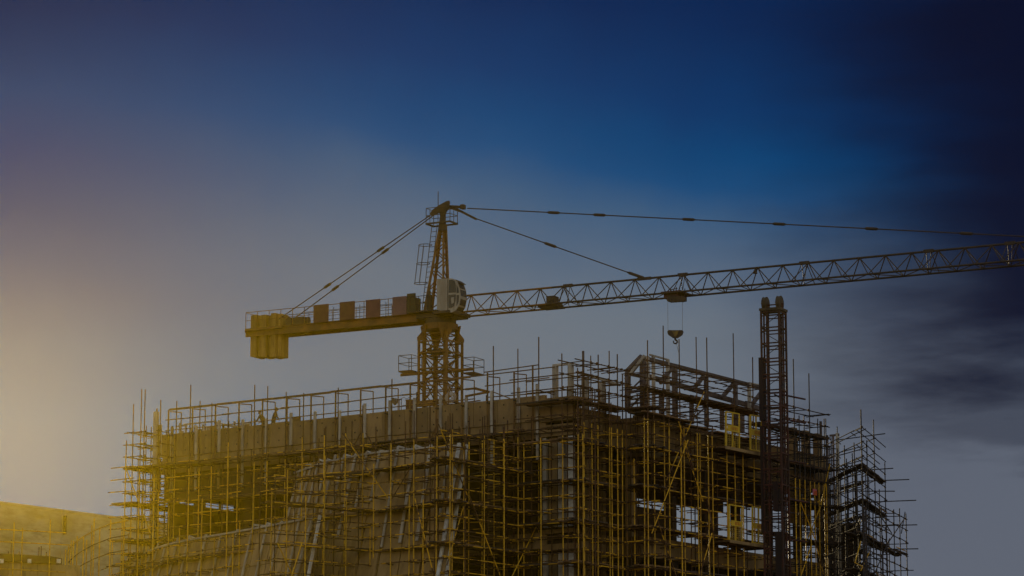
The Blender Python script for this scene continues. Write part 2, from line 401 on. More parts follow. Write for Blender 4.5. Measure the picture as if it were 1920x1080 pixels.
# partitions deep inside: they close most of the view through the floors
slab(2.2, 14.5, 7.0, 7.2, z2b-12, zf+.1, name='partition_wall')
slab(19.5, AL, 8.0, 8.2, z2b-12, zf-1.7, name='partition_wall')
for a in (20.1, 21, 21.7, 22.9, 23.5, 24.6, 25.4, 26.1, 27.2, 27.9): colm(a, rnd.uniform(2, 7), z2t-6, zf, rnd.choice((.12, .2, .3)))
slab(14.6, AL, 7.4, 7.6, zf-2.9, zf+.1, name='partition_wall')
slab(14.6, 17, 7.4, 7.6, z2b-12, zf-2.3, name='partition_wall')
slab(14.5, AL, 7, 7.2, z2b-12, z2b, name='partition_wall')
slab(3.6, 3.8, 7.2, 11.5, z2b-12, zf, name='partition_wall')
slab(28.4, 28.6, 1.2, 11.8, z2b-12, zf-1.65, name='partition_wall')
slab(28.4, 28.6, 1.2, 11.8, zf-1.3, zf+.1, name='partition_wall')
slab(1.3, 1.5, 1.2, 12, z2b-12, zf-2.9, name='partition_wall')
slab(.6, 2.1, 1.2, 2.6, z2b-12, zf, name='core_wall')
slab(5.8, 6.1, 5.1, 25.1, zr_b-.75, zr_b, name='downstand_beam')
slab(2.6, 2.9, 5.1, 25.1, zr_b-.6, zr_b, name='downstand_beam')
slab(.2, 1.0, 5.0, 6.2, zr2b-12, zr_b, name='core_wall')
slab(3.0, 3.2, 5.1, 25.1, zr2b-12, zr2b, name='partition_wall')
# steel frame on the roof of the right block
sf = thing('steel_roof_frame', 'dark steel roof frame with slanting braces standing on the right wing', 'steel frame', P(-1, 10, zr_t))
def rp(px, py, a=-1.25): 
    return on(px, py, P(a, 0), P(a, 1))
def rcol(px, yt, yb, w, m, a=-1.25, name='steel_column'):
    p = rp(px, yb, a); q_ = Vector((p.x, p.y, zy(yt, p)))
    bar(name, p, q_, w, w, M[m], sf, up=uR)
for px, yt, yb, w, m in ((1206, 671, 775, .26, 'steel'), (1213, 668, 779, .24, 'pale_paint'), (1226, 666, 782, .15, 'pale_paint'), (1253, 675, 788, .16, 'pale_paint'),
        (1266, 690, 790, .24, 'steel'), (1325, 703, 799, .2, 'steel'), (1380, 718, 812, .2, 'steel'), (1406, 717, 818, .16, 'pale_paint')):
    rcol(px, yt, yb, w, m)
for px, yt, yb in ((1240, 735, 785), (1297, 742, 795), (1354, 760, 806), (1392, 765, 812)):
    rcol(px, yt, yb, .2, 'steel', a=.6)
def rbar(x0, y0, x1, y1, w, h, m, a=-1.25, name='steel_beam'):
    bar(name, rp(x0, y0, a), rp(x1, y1, a), w, h, M[m], sf)
rbar(1212, 673, 1432, 729, .15, .24, 'steel'); rbar(1218, 665, 1254, 675, .08, .09, 'pale_paint'); rbar(1404, 718, 1432, 724, .08, .1, 'pale_paint')
rbar(1212, 705, 1432, 768, .18, .26, 'steel', a=-.9); rbar(1183, 702, 1212, 708, .15, .15, 'steel', a=-.9)
for d in ((1238, 718, 1260, 689), (1299, 731, 1321, 703), (1353, 746, 1376, 719), (1408, 761, 1428, 735)):
    rbar(*d, .17, .2, 'steel', name='diagonal_brace')
for d in ((1242, 777, 1253, 756), (1262, 765, 1270, 750), (1302, 782, 1322, 764), (1304, 765, 1322, 748), (1363, 770, 1376, 752)):
    rbar(*d, .07, .07, 'steel', a=.4, name='diagonal_brace')
def gp(px, py): return on(px, py, P(0, 4.95), P(1, 4.95))
bar('steel_column', gp(1177, 772), gp(1177, 697), .24, .24, M['steel'], sf, up=uL)
bar('steel_beam', gp(1173, 712), gp(1209, 667), .16, .16, M['pale_paint'], sf)
bar('steel_beam', on(1174, 697, P(0, 5.6), P(1, 5.6)), on(1203, 667, P(0, 5.6), P(1, 5.6)), .18, .18, M['steel'], sf)
for y in (735, 742, 757, 768): bar('steel_strut', gp(1181, y+2), gp(1204, y-2), .07, .07, M['steel'], sf)
for d in ((1181, 733, 1202, 712), (1181, 766, 1203, 741)): bar('diagonal_brace', gp(*d[:2]), gp(*d[2:]), .07, .07, M['steel'], sf)
# concrete lift of the far right: tall pale column, dark columns and a slab
far = thing('concrete_annex', 'narrow dark concrete annex with a tall pale column at the right end', 'building', P(-8, 22, 0))
FA, FB = Vector((0, 197, 0)), Vector((10, 197-7.2, 0))
def fp(px, py, dy=0): return on(px, py, FA+Vector((0, dy, 0)), FB+Vector((0, dy, 0)))
for px, yt, w, m in ((1575, 812, .15, 'pale_paint'), (1544, 790, .12, 'steel'), (1567, 815, .1, 'steel'), (1556, 816, .1, 'steel')):
    p = fp(px, 1075); p.z = 0; q_ = fp(px, yt); q_ = Vector((p.x, p.y, zy(yt, p)))
    bar('column', p, q_, w, w, M[m], far, up=uR)
bar('column_cap', fp(1556, 817), fp(1573, 815), .12, .12, M['steel'], far)
p0, p1 = fp(1556, 993, .6), fp(1612, 990, .6); p0.z = p1.z = 0
zz = zy(990, p0)
VB = Vector((-.1, 4.5, 0))
obj('wall', MB().prism([p0, p1, p1+VB, p0+VB], (0, 0, zz)), M['dark_concrete'], far)
ZV = Vector((0, 0, zz+.003)); obj('slab', MB().prism([p0+ZV-VB*.08, p1+ZV-VB*.08, p1+ZV+VB*1.05, p0+ZV+VB*1.05], (0, 0, .2)), M['dark_concrete'], far)

q_ = P(28.95, -.35); zz = zy(772, q_)
bar('end_column', P(28.95, -.35, 0), P(28.95, -.35, zz), .24, .24, M['pale_paint'], bld, up=uL)
# ------------------------------------------------------------------ battered curved walls in front
def poly_eval(pts, t):
    L = [0]
    for a, b in zip(pts[:-1], pts[1:]): L.append(L[-1]+math.dist(a[:2], b[:2]))
    s = t*L[-1]
    for i in range(len(pts)-1):
        if s <= L[i+1]+1e-9:
            f = (s-L[i])/(L[i+1]-L[i]); return Vector((pts[i][0]*(1-f)+pts[i+1][0]*f, pts[i][1]*(1-f)+pts[i+1][1]*f, 0))
    return Vector((*pts[-1][:2], 0))
def plan_from(px, py, z):       # plan point seen at px,py lying at height z
    d = ray(px, py); t = (z-EYE)/d.z; v = EYEV+d*t; v.z = 0; return v
def smooth_curve(pts, n):
    out = []
    P_ = [pts[0]]+list(pts)+[pts[-1]]
    for i in range(1, len(P_)-2):
        for k in range(n):
            t = k/n; p0, p1, p2, p3 = (Vector(x) for x in P_[i-1:i+3])
            out.append(.5*((2*p1)+(-p0+p2)*t+(2*p0-5*p1+4*p2-p3)*t*t+(-p0+3*p1-3*p2+p3)*t**3))
    out.append(Vector(pts[-1])); return out
BAT = Vector((-.58, -.81, 0))
def battered(name, label, img, z_top, lean, z_bot, npan, z_mid):
    top = smooth_curve([plan_from(x, y, z_top) for x, y in img], 8)
    root = thing(name, label, 'wall', (top[0].x, top[0].y, 0))
    for i in range(npan):
        ta, tb = i/npan+.0012, (i+1)/npan-.0012
        pa, pb = poly_eval(top, ta), poly_eval(top, tb)
        n = Vector(((pb-pa).y, -(pb-pa).x, 0)).normalized()
        if n.y > 0: n = -n
        for (zh, zl, off) in ((z_top, z_mid, 0), (z_mid-.03, z_bot, .03)):
            def cnr(p, z, o): 
                q_ = p+(n*.8+BAT*.2).normalized()*lean*(z_top-z)-n*o; q_.z = z; return q_
            jj = rnd.uniform(-.015, .015)
            ring = [cnr(pa, zl, jj+off), cnr(pb, zl, jj+off), cnr(pb, zl, .25+off), cnr(pa, zl, .25+off)]
            ring2 = [cnr(pa, zh, jj+off), cnr(pb, zh, jj+off), cnr(pb, zh, .25+off), cnr(pa, zh, .25+off)]
            obj('wall_panel', MB().quad_ring([ring, ring2]), M['slant_wall'], root)
        ca, cb = pa-n*.12, pb-n*.12
        obj('coping', MB().prism([ca+n*.3+Vector((0, 0, z_top+.004)), cb+n*.3+Vector((0, 0, z_top+.004)), cb-n*.2+Vector((0, 0, z_top+.004)), ca-n*.2+Vector((0, 0, z_top+.004))], (0, 0, .1)), M['pale_paint'], root)
    return root, top
zA = zy(840, (-2.9, 158.8)); 
wa, topA = battered('battered_wall', 'upper slanting tan wall curving away behind the yellow poles', [(556, 889), (620, 868), (700, 852), (790, 843), (861, 838)], zA, .26, zA-11, 12, zA-2.4)
zB = zy(975, (-10.2, 158.5))
wb, topB = battered('battered_wall', 'lower slanting tan wall curving towards the bottom left', [(225, 1062), (263, 1043), (330, 1020), (437, 1001), (507, 988), (578, 975)], zB, .24, zB-9, 16, zB-2.0)
# white props leaning on the battered walls
def props(root, top, zt_, lean, n, w, ins=0.0):
    for i in range(n):
        t = (i+.5)/n+rnd.uniform(-.008, .008); p = poly_eval(top, t); p2 = poly_eval(top, min(1, t+.01))
        d = (p2-p).normalized(); nn = Vector((d.y, -d.x, 0)); 
        if nn.y > 0: nn = -nn
        hh = rnd.uniform(.1, .42); L = rnd.uniform(2.6, 5.2); dirn = (nn*.8+BAT*.2).normalized()
        a = p+nn*.09-dirn*lean*hh; a.z = zt_+hh
        b = p+nn*.09+dirn*lean*L; b.z = zt_-L
        bar('timber_strip', b, a, w*rnd.uniform(.7, 1.1), .07, M['pale_paint'], root, up=nn)
        if rnd.random() < .6:
            c = a-nn*.75; c.z = a.z-rnd.uniform(.0, .3)
            bar('clamp_arm', a, c, .07, .09, M['white_steel'], root)
props(wa, topA, zA, .26, 14, .17); props(wb, topB, zB, .24, 17, .16)
# pairs of long white soldiers at the right edge of each battered wall
def soldiers(label, pairs, Y):
    t0 = at(pairs[0][0], pairs[0][1], Y)
    r_ = thing('leaning_props', label, 'wall props', (t0.x, t0.y, 0))
    for (x0, y0, x1, y1, w, m) in pairs:
        a = at(x0, y0, Y); b = at(x1, y1, Y-1.9*(y1-y0)/250)
        bar('prop', b, a, w, .12, M[m], r_, up=uR)
soldiers('long white leaning props at the right edge of the upper slanting wall', [(861, 831, 820, 1085, .17, 'white_steel'), (866, 842, 829, 1085, .22, 'concrete'), (875, 834, 836, 1085, .14, 'white_steel')], 157.4)
soldiers('long white leaning props left of the valley between both slanting walls', [(585, 972, 553, 1085, .12, 'pale_paint'), (590, 990, 563, 1085, .1, 'concrete'), (600, 966, 577, 1085, .13, 'white_steel')], 158.6)
# ================================================================== SCAFFOLDING
ZD0 = zy(749, P(-1.3, -1.3)); DZ = 2.13; LZ = DZ/3
def lev(k): return ZD0-k*LZ            # k counts lifts downwards, every third one carries a deck
class Scaffold:
    def __init__(s, label, loc, group='scaffolds around the building'):
        s.t = thing('scaffold', label, 'scaffold', (loc[0], loc[1], 0), group); s.kn = MB(); s.cnt = {}
    def knot(s, p, r=.055):
        p = Vector(p); s.kn.box(p, (r*1.7, 0, 0), (0, r*1.7, 0), (0, 0, r*2.4))
    def upright(s, p, z0, z1, split, low='yellow_pole', up_='brown_pole', r=.034, lean=.004):
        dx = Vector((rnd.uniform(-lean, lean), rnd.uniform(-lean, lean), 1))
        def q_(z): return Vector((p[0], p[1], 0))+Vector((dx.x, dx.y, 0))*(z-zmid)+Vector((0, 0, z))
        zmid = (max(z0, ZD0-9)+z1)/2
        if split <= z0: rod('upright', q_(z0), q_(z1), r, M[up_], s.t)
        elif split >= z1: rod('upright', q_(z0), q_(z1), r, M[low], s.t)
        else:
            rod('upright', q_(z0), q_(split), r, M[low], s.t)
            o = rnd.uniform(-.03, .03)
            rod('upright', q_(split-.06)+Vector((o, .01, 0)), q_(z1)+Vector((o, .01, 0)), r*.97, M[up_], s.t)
    def run(s, A, B, z, m, r=.03, over=.35, seg=(3.5, 6)):
        A = Vector((A[0], A[1], 0)); B = Vector((B[0], B[1], 0)); d = B-A; L = d.length; d.normalize(); n = Vector((d.y, -d.x, 0))
        x = -rnd.uniform(.1, over)
        while x < L:
            l = rnd.uniform(*seg); e = min(x+l, L+rnd.uniform(.1, over))
            if L-e < 1.0: e = L+rnd.uniform(.1, over)
            o = rnd.uniform(-.04, .04)
            pa = A+d*x+n*o; pb = A+d*e+n*o; pa.z = z+rnd.uniform(-.03, .03); pb.z = z+rnd.uniform(-.03, .03)
            rod('ledger', pa, pb, r, m, s.t); x = e-.15
    def deck(s, A, B, z, inn, rows=4, w=.25, m='plank', messy=1.0, drop=.12):
        A = Vector((A[0], A[1], 0)); B = Vector((B[0], B[1], 0)); d = B-A; L = d.length; d.normalize(); iv = Vector(inn)
        for k in range(rows):
            x = -rnd.uniform(0, .5)
            while x < L-.2:
                l = rnd.uniform(2.2, 3.9); e = min(x+l, L+rnd.uniform(0, .4))
                if rnd.random() > drop:
                    o = iv*((k+.5)/rows)+Vector((0, 0, z+.05+rnd.uniform(0, .07)*messy))
                    pa = A+d*x+o; pb = A+d*e+o; pb.z += rnd.uniform(-.06, .06)*messy; pb += iv*rnd.uniform(-.05, .05)
                    bar('plank', pa, pb, w, .07, M[m if rnd.random() < .75 else 'dark_plank'], s.t)
                x = e+rnd.uniform(.0, .12)
        # loose tubes left lying on the boards
        for _ in range(int(L*.35*messy)):
            x = rnd.uniform(0, max(.1, L-2)); o = iv*rnd.uniform(-.05, 1.0)
            pa = A+d*x+o+Vector((0, 0, z+.15+rnd.uniform(0, .1))); pb = A+d*(x+rnd.uniform(1.5, 3.5))+o+iv*rnd.uniform(-.25, .25)+Vector((0, 0, z+.15+rnd.uniform(0, .12)))
            rod('loose_tube', pa, pb, .028, M['sun_dashed_pole'], s.t)
    def done(s):
        if s.kn.v: obj('couplers', s.kn, M['brown_pole'], s.t, kind='stuff')

def facet(S, A, B, inn, poles, levels, decks, low='yellow_pole', hi='brown_pole', led='sun_dashed_pole', led_hi='brown_pole', split=None, z0=0,
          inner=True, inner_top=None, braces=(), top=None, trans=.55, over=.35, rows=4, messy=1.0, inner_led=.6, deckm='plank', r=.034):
    A = Vector((A[0], A[1], 0)); B = Vector((B[0], B[1], 0)); iv = Vector(inn); split = lev(2.4) if split is None else split
    d = (B-A).normalized(); nn = iv.normalized()
    pts = []
    for e in poles:
        px, ty = e[0], e[1]
        p = on(px, 900, A, B); p.z = 0
        pts.append(p)
        zt_ = zy(ty, p)
        S.upright(p-nn*.04, z0, zt_, split, low, hi, r)
        for L_ in levels:
            if lev(L_) < zt_ and lev(L_) > 9.5: S.knot(p+Vector((0, 0, lev(L_))))
    for L_ in levels:
        z = lev(L_); hi_ = z > split
        S.run(A, B, z, M[led_hi if hi_ else led], over=over)
        if inner and rnd.random() < inner_led: S.run(A+iv, B+iv, z+rnd.uniform(-.05, .05), M['brown_pole' if led != 'dark_pole' else led], over=over*.6)
    if inner:
        for p in pts:
            q_ = p+iv+d*rnd.uniform(-.12, .12)
            zi = lev(min(levels))+rnd.uniform(.1, .8) if inner_top is None else inner_top+rnd.uniform(-.2, .5)
            S.upright(q_, z0, zi, 0, hi if hi != 'brown_pole' else 'brown_pole', hi, r*.95)
            for L_ in levels:
                if rnd.random() < trans:
                    z = lev(L_)-.07
                    a_ = p-nn*rnd.uniform(.1, .45)+Vector((0, 0, z+rnd.uniform(-.04, .04))); b_ = q_+nn*rnd.uniform(.05, .4)+Vector((0, 0, z+rnd.uniform(-.04, .04)))
                    rod('transom', a_, b_, .028, M['brown_pole' if (z > split or rnd.random() < .5) and led != 'dark_pole' else led], S.t)
    for L_ in decks: S.deck(A, B, lev(L_), iv, rows=rows, messy=messy, m=deckm)
    for (x0, y0, x1, y1, m) in braces:
        a_ = on(x0, y0, A-nn*.1, B-nn*.1); b_ = on(x1, y1, A-nn*.1, B-nn*.1)
        rod('brace', a_, b_, .034, M[m], S.t)

nL = Vector((-uL.y, uL.x, 0)); nL = -nL if nL.y > 0 else nL      # outward of the left face
nR = Vector((uR.y, -uR.x, 0))                                     # outward of the right face
inL, inR = -nL*1.05, -nR*1.05
def poles(pairs): return pairs

# ---- main left face
S1 = Scaffold('long upper scaffold of brown tubes along the main left face, under the guard rail', P(14, -1.3))
b1 = -1.35
lv = list(range(2, 14))
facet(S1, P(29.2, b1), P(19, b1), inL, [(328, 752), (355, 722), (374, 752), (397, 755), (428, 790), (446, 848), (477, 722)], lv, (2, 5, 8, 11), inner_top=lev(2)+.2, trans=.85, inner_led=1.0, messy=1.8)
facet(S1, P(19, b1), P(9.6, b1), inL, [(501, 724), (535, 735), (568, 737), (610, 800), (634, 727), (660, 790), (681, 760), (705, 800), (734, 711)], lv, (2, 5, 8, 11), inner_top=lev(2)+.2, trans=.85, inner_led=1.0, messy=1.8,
      braces=[(642, 812, 730, 920, 'sun_dashed_pole'), (686, 812, 720, 870, 'brown_pole'), (676, 812, 640, 880, 'brown_pole')])
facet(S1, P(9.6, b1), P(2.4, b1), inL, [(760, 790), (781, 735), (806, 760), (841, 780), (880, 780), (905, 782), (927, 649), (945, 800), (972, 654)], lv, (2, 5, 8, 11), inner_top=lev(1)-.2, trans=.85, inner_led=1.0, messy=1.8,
      braces=[(820, 795, 790, 860, 'brown_pole')])
S1.done()
# ---- the scaffold bay round the left end
S2 = Scaffold('scaffold bay sticking out past the left end of the building against the sky', P(31, 1))
facet(S2, P(29.2, b1), P(30.2, b1), inL*1.0, [(299, 750), (270, 770), (263, 730), (248, 758)], list(range(-1, 14)), (2, 5, 8, 11), split=lev(4), messy=.6, trans=.9)
facet(S2, P(30.2, b1), P(30.2, 7.5), -uL*1.1, [(268, 730), (284, 800), (296, 800)], [-1, 0, 1, 2, 3, 4, 5, 6, 7, 8, 9, 10, 11, 12], (2, 5, 8, 11), split=lev(4), z0=0, messy=.5, trans=.8)
facet(S2, P(30.4, b1-1.0), P(29.0, b1-1.0), inL*.9, [(236, 826), (262, 880), (290, 890)], list(range(2, 14)), (5, 8), split=lev(1), messy=.6,
      braces=[(235, 875, 282, 1000, 'yellow_pole')])
S2.done()
# ---- polyline in front of the battered walls
P2_ = Vector((-3.2, 155, 0)); P1_ = Vector((-7.3, 159.5, 0)); P0_ = Vector((-12.05, 155.9, 0)); P3_ = Vector((1.1, 161.2, 0))
kA = (ZD0-(zA-1.2))/LZ; kB = (ZD0-(zB-1.15))/LZ
S3 = Scaffold('yellow scaffold in front of the upper slanting wall, ending in crossing braces', P2_)
i3 = (P1_-P2_).normalized(); i3 = Vector((i3.y, -i3.x, 0)); i3 = i3 if i3.y > 0 else -i3
facet(S3, P1_, P2_, i3*1.0, [(702, 870), (734, 760), (769, 929), (777, 770), (795, 937), (820, 785), (845, 775)], list(range(4, 14)), (kA, kA+3, kA+6, kA+9), split=lev(3.2), low='yellow_pole', messy=1.9, inner_led=1.0, trans=.8,
      braces=[(735, 935, 775, 868, 'brown_pole'), (778, 935, 815, 1085, 'sun_dashed_pole')])
facet(S3, Vector((-12.4, 163.2, 0)), P1_+Vector((-.3, .6, 0)), i3*1.0, [(567, 817), (608, 803), (648, 800), (681, 812)], [3, 4, kA, kA+1, kA+2, kA+3, kA+4], (kA, kA+3), split=lev(2), messy=1.9, inner_led=1.0, trans=.8,
      braces=[(642, 812, 728, 935, 'sun_dashed_pole')])
S3.done()
S4 = Scaffold('yellow scaffold side bay with sun-dashed ledgers running back to the dark recess', P3_)
i4 = (P3_-P2_).normalized(); i4 = Vector((-i4.y, i4.x, 0))
facet(S4, P2_, P3_, i4*1.05, [(847, 775), (869, 830), (907, 780), (944, 797), (981, 820), (1009, 632)], list(range(3, 14)), (5, 8, 11), split=lev(2.8), over=.8,
      braces=[(822, 795, 883, 945, 'sun_dashed_pole'), (880, 930, 940, 1085, 'sun_dashed_pole'), (873, 935, 838, 1060, 'sun_dashed_pole'), (1018, 962, 958, 1085, 'yellow_pole')])
S4.done()
# ---- front bay at the valley and the curved run to the left
S5 = Scaffold('bright yellow scaffold bay low in front, left of the valley between the slanting walls', P0_)
i5 = (P1_-P0_).normalized(); i5 = Vector((-i5.y, i5.x, 0))
facet(S5, P0_, P1_, i5*1.0, [(509, 922), (538, 880), (573, 929), (608, 860), (649, 935), (694, 990)], [6, 7, 8, 9, 10, 11, 12, 13], (8, 11), split=99, led='sun_dashed_pole', messy=1.0, rows=3,
      braces=[(520, 1018, 552, 1085, 'yellow_pole'), (566, 1018, 545, 1085, 'yellow_pole')])
S5.done()
S6 = Scaffold('curved scaffold with messy plank decks sweeping along the lower slanting wall', (-17, 165))
zc6 = lev(8)
cur = [plan_from(x, y, zB-.6) for x, y in ((510, 1014), (437, 1023), (381, 1031), (320, 1043), (262, 1062), (200, 1085))]
cur = [c+Vector((-.35, -1.0, 0)) for c in cur]
pl6 = [[(476, 926), (452, 980), (440, 1000)], [(428, 830), (405, 1010)], [(355, 900), (381, 935), (340, 990)], [(319, 950), (291, 1010), (278, 1020)], [(232, 975), (245, 1000), (215, 1010)]]
for a_, b_, pp in zip(cur[:-1], cur[1:], pl6):
    dd = (b_-a_).normalized(); ii = Vector((dd.y, -dd.x, 0)); ii = ii if ii.y > 0 else -ii
    facet(S6, a_, b_, ii*1.0, pp, [kB-1.3, kB-.5, kB, kB+1, kB+2, kB+3, kB+4], (kB, kB+3), split=99, messy=2.0, rows=5, over=.6, inner_top=lev(9))
S6.done()
# ---- around the near corner
S7 = Scaffold('brown scaffold wrapped round the near corner, its tall tubes crossing against the sky', P(-1.3, -1.3))
facet(S7, P(2.4, b1), P(-1.35, b1), inL, [(1015, 820), (1056, 663), (1085, 690), (1094, 658)], list(range(-2, 14)), (0, 3, 6, 9, 12), split=lev(2.6), trans=.7, over=.6, inner_top=lev(0)+.4)
facet(S7, P(-1.35, b1), P(-1.35, 3.6), inR, [(1094, 658), (1109, 667), (1120, 665), (1142, 658), (1146, 755), (1157, 664), (1166, 702), (1173, 725)], list(range(-3, 14)), (0, 3, 6, 9, 12), split=lev(1.6), trans=.9, over=.5, messy=1.5, inner_top=lev(-1))
facet(S7, P(-1.35, 3.4), P(-2.9, 3.4), -nL*1.0, [(1176, 740), (1190, 860)], [-1, 0, 1, 2, 3, 4, 5, 6, 7, 8, 9, 10, 11, 12], (0, 3, 6, 9), split=lev(2.2), trans=.9, over=.7)
S7.done()
# ---- right face
S8 = Scaffold('tall scaffold on the right face, brown above the steel frame and yellow below', P(-2.9, 10))
aR = -2.9
facet(S8, P(aR, 2.9), P(aR, 7.6), inR, [(1207, 778), (1214, 638), (1226, 776), (1245, 611), (1254, 782), (1276, 636), (1282, 800)], [-3.5, -2.6, -1.6, -.6] + list(range(0, 14)), (0.5, 3, 6, 9, 12), split=lev(.9), trans=.7, inner_top=lev(1)+.3,
      braces=[(1272, 790, 1300, 880, 'sun_dashed_pole'), (1320, 735, 1250, 900, 'sun_dashed_pole'), (1290, 825, 1222, 1000, 'yellow_pole'), (1222, 945, 1268, 1080, 'sun_dashed_pole')])
facet(S8, P(aR, 7.6), P(aR, 15.2), inR, [(1307, 632), (1312, 805), (1327, 633), (1335, 800), (1362, 846), (1377, 625), (1392, 846), (1413, 670), (1431, 780)], [-3.5, -2.6, -1.6, -.6] + list(range(0, 14)), (0.8, 3, 6, 9, 12), split=lev(1.2), trans=.6, inner_top=lev(1),
      braces=[(1284, 840, 1318, 940, 'sun_dashed_pole'), (1335, 1000, 1310, 1085, 'sun_dashed_pole'), (1326, 935, 1340, 1010, 'brown_pole')])
# upper walkway on the steel frame
S8.deck(P(aR+.3, 3.0), P(aR+.3, 15.5), zy(725, P(aR, 3.0)), -nR*1.0, rows=4, messy=1.4)
for k_ in range(16):
    b_ = 3.0+k_*.8; zq = zy(725, P(aR, 3.0))-.05
    pA_ = P(aR-.2, b_, zq); rod('transom', pA_, pA_-nR*1.9, .03, M['brown_pole'], S8.t)
S8.done()
S9 = Scaffold('dark scaffold with thin yellow tubes right of the red hoist mast', P(-2.9, 19))
facet(S9, P(aR, 15.2), P(aR, 22.6), inR, [(1476, 700), (1490, 673), (1498, 779), (1508, 780), (1518, 700), (1526, 850), (1534, 785), (1544, 850), (1548, 785)], [-2.6, -1.6, -.6] + list(range(0, 14)), (-.6, 2, 5, 8, 11), split=lev(3.2), hi='dark_pole', led='dark_pole', led_hi='brown_pole', trans=.7, inner_top=lev(0), deckm='dark_plank',
      braces=[(1500, 940, 1528, 1010, 'yellow_pole'), (1540, 945, 1515, 1010, 'yellow_pole'), (1522, 1020, 1500, 1085, 'yellow_pole'), (1528, 1012, 1545, 1080, 'sun_dashed_pole'), (1556, 870, 1536, 960, 'yellow_pole')])
facet(S9, P(aR, 22.6), P(aR+2.4, 22.6), uR*1.0, [(1540, 790), (1552, 880)], list(range(0, 14)), (2, 5, 8, 11), split=0, hi='dark_pole', led='dark_pole', led_hi='dark_pole', trans=.7, inner_top=lev(1), deckm='dark_plank')
S9.done()
# ---- far right: stepped scaffolds standing against the sky
def fpl(px, Y): d = ray(px, 900); return Vector((d.x*Y/d.y, Y, 0))
S10 = Scaffold('dark scaffold at the far right with long tubes sticking out, beside the pale column', fpl(1617, 176))
Q0, Q1 = fpl(1544, 182), fpl(1618, 173.5)
Q2 = fpl(1660, 182)
def zl(ys, p): return [(ZD0-zy(y, p))/LZ for y in ys]
lv10 = zl((801, 829, 855, 881, 905, 928, 962, 985, 1010, 1034, 1058, 1078), Q1)
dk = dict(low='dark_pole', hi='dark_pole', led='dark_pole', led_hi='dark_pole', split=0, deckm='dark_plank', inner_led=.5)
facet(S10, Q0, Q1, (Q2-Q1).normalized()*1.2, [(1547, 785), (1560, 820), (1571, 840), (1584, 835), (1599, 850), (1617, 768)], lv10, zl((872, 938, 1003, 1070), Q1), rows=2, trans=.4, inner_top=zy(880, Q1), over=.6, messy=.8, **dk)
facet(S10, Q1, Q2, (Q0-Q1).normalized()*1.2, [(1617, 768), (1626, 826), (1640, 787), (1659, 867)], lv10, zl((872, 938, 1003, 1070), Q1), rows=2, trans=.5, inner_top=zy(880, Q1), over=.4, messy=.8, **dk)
for (x0, y0, x1, y1) in ((1600, 903, 1705, 899), (1600, 883, 1675, 878), (1590, 943, 1718, 938), (1640, 986, 1720, 984), (1570, 825, 1660, 813), (1600, 921, 1678, 921), (1640, 1030, 1722, 1029)):
    rod('ledger', on(x0, y0, Q2, Q2+Vector((1, -.12, 0))), on(x1, y1, Q2, Q2+Vector((1, -.12, 0))), .032, M['dark_pole'], S10.t)
for k_ in range(9):
    f = (k_+.5)/9; a_ = Q0.lerp(Q1, f); a_.z = zy(868+f*6, a_); b_ = a_+(Q2-Q1).normalized()*rnd.uniform(3, 5); rod('transom', a_, b_, .035, M['dark_pole'], S10.t)
facet(S10, fpl(1540, 187), fpl(1614, 182), Vector((.1, 1.2, 0)), [(1541, 795), (1557, 840), (1571, 800), (1588, 860), (1603, 830)], lv10, zl((874, 940, 1005, 1072), Q1), rows=2, trans=.6, inner_top=zy(850, Q1), over=.5, messy=.8, **dk)
S10.done()
S11 = Scaffold('lower outermost dark scaffold at the right edge with zigzag braces', fpl(1690, 190))
R0, R1, R2 = fpl(1612, 172.5), fpl(1697, 186), fpl(1600, 178)
lv11 = zl((925, 948, 972, 1000, 1026, 1050, 1074), R0)
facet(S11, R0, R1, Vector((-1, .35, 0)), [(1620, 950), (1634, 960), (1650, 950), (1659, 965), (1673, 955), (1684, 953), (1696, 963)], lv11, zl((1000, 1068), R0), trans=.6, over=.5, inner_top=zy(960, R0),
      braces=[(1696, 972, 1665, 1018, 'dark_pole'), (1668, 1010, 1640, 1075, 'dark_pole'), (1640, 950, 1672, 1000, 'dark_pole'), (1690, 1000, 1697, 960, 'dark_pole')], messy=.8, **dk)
facet(S11, R2, R0, Vector((.2, 1, 0)), [(1600, 990), (1608, 1005), (1616, 955)], lv11[2:], zl((1068,), R0), trans=.6, over=.5, **dk)
for (x0, y0, x1, y1) in ((1614, 1015, 1603, 1055), (1603, 1055, 1616, 1062), (1630, 1035, 1614, 1070)):
    rod('brace', on(x0, y0, R0, R1), on(x1, y1, R0, R1), .034, M['yellow_pole'], S11.t)
S11.done()
# ---- low left: distant pale wall, curved rail and straight rails
BW = Vector((*fpl(-8, 196)[:2], 0)); zbw = zy(943, BW)
bw = thing('boundary_wall', 'long pale roughcast wall in the low left corner under the sky', 'wall', (BW.x, BW.y, 0))
cuts = [0, 6.2, 12.9, 17.2, 23, 28.5, 34]
for i, (s0, s1) in enumerate(zip(cuts[:-1], cuts[1:])):
    a_, b_ = BW+uR*(s0+.015), BW+uR*(s1-.015); zz = zbw-(.12 if i > 2 else 0)
    obj('wall_panel', MB().prism([a_, b_, b_-nR*.4, a_-nR*.4], (0, 0, zz)), M['white_wall'], bw)
    a2, b2 = a_+nR*.06+Vector((0, 0, zz+.004)), b_+nR*.06+Vector((0, 0, zz+.004))
    obj('coping', MB().prism([a2, b2, b2-nR*.5, a2-nR*.5], (0, 0, .14)), M['white_wall'], bw)
obj('downpipe', MB().beam(on(120, 967, BW, BW+uR)+nR*.1, on(119, 1002, BW, BW+uR)+nR*.1, .22, .12), M['dark_concrete'], bw)
S12 = Scaffold('curved yellow guard rail of upright tubes in front of the pale wall', (-24, 172), group='guard rails')
zr12 = zy(976, fpl(240, 168))
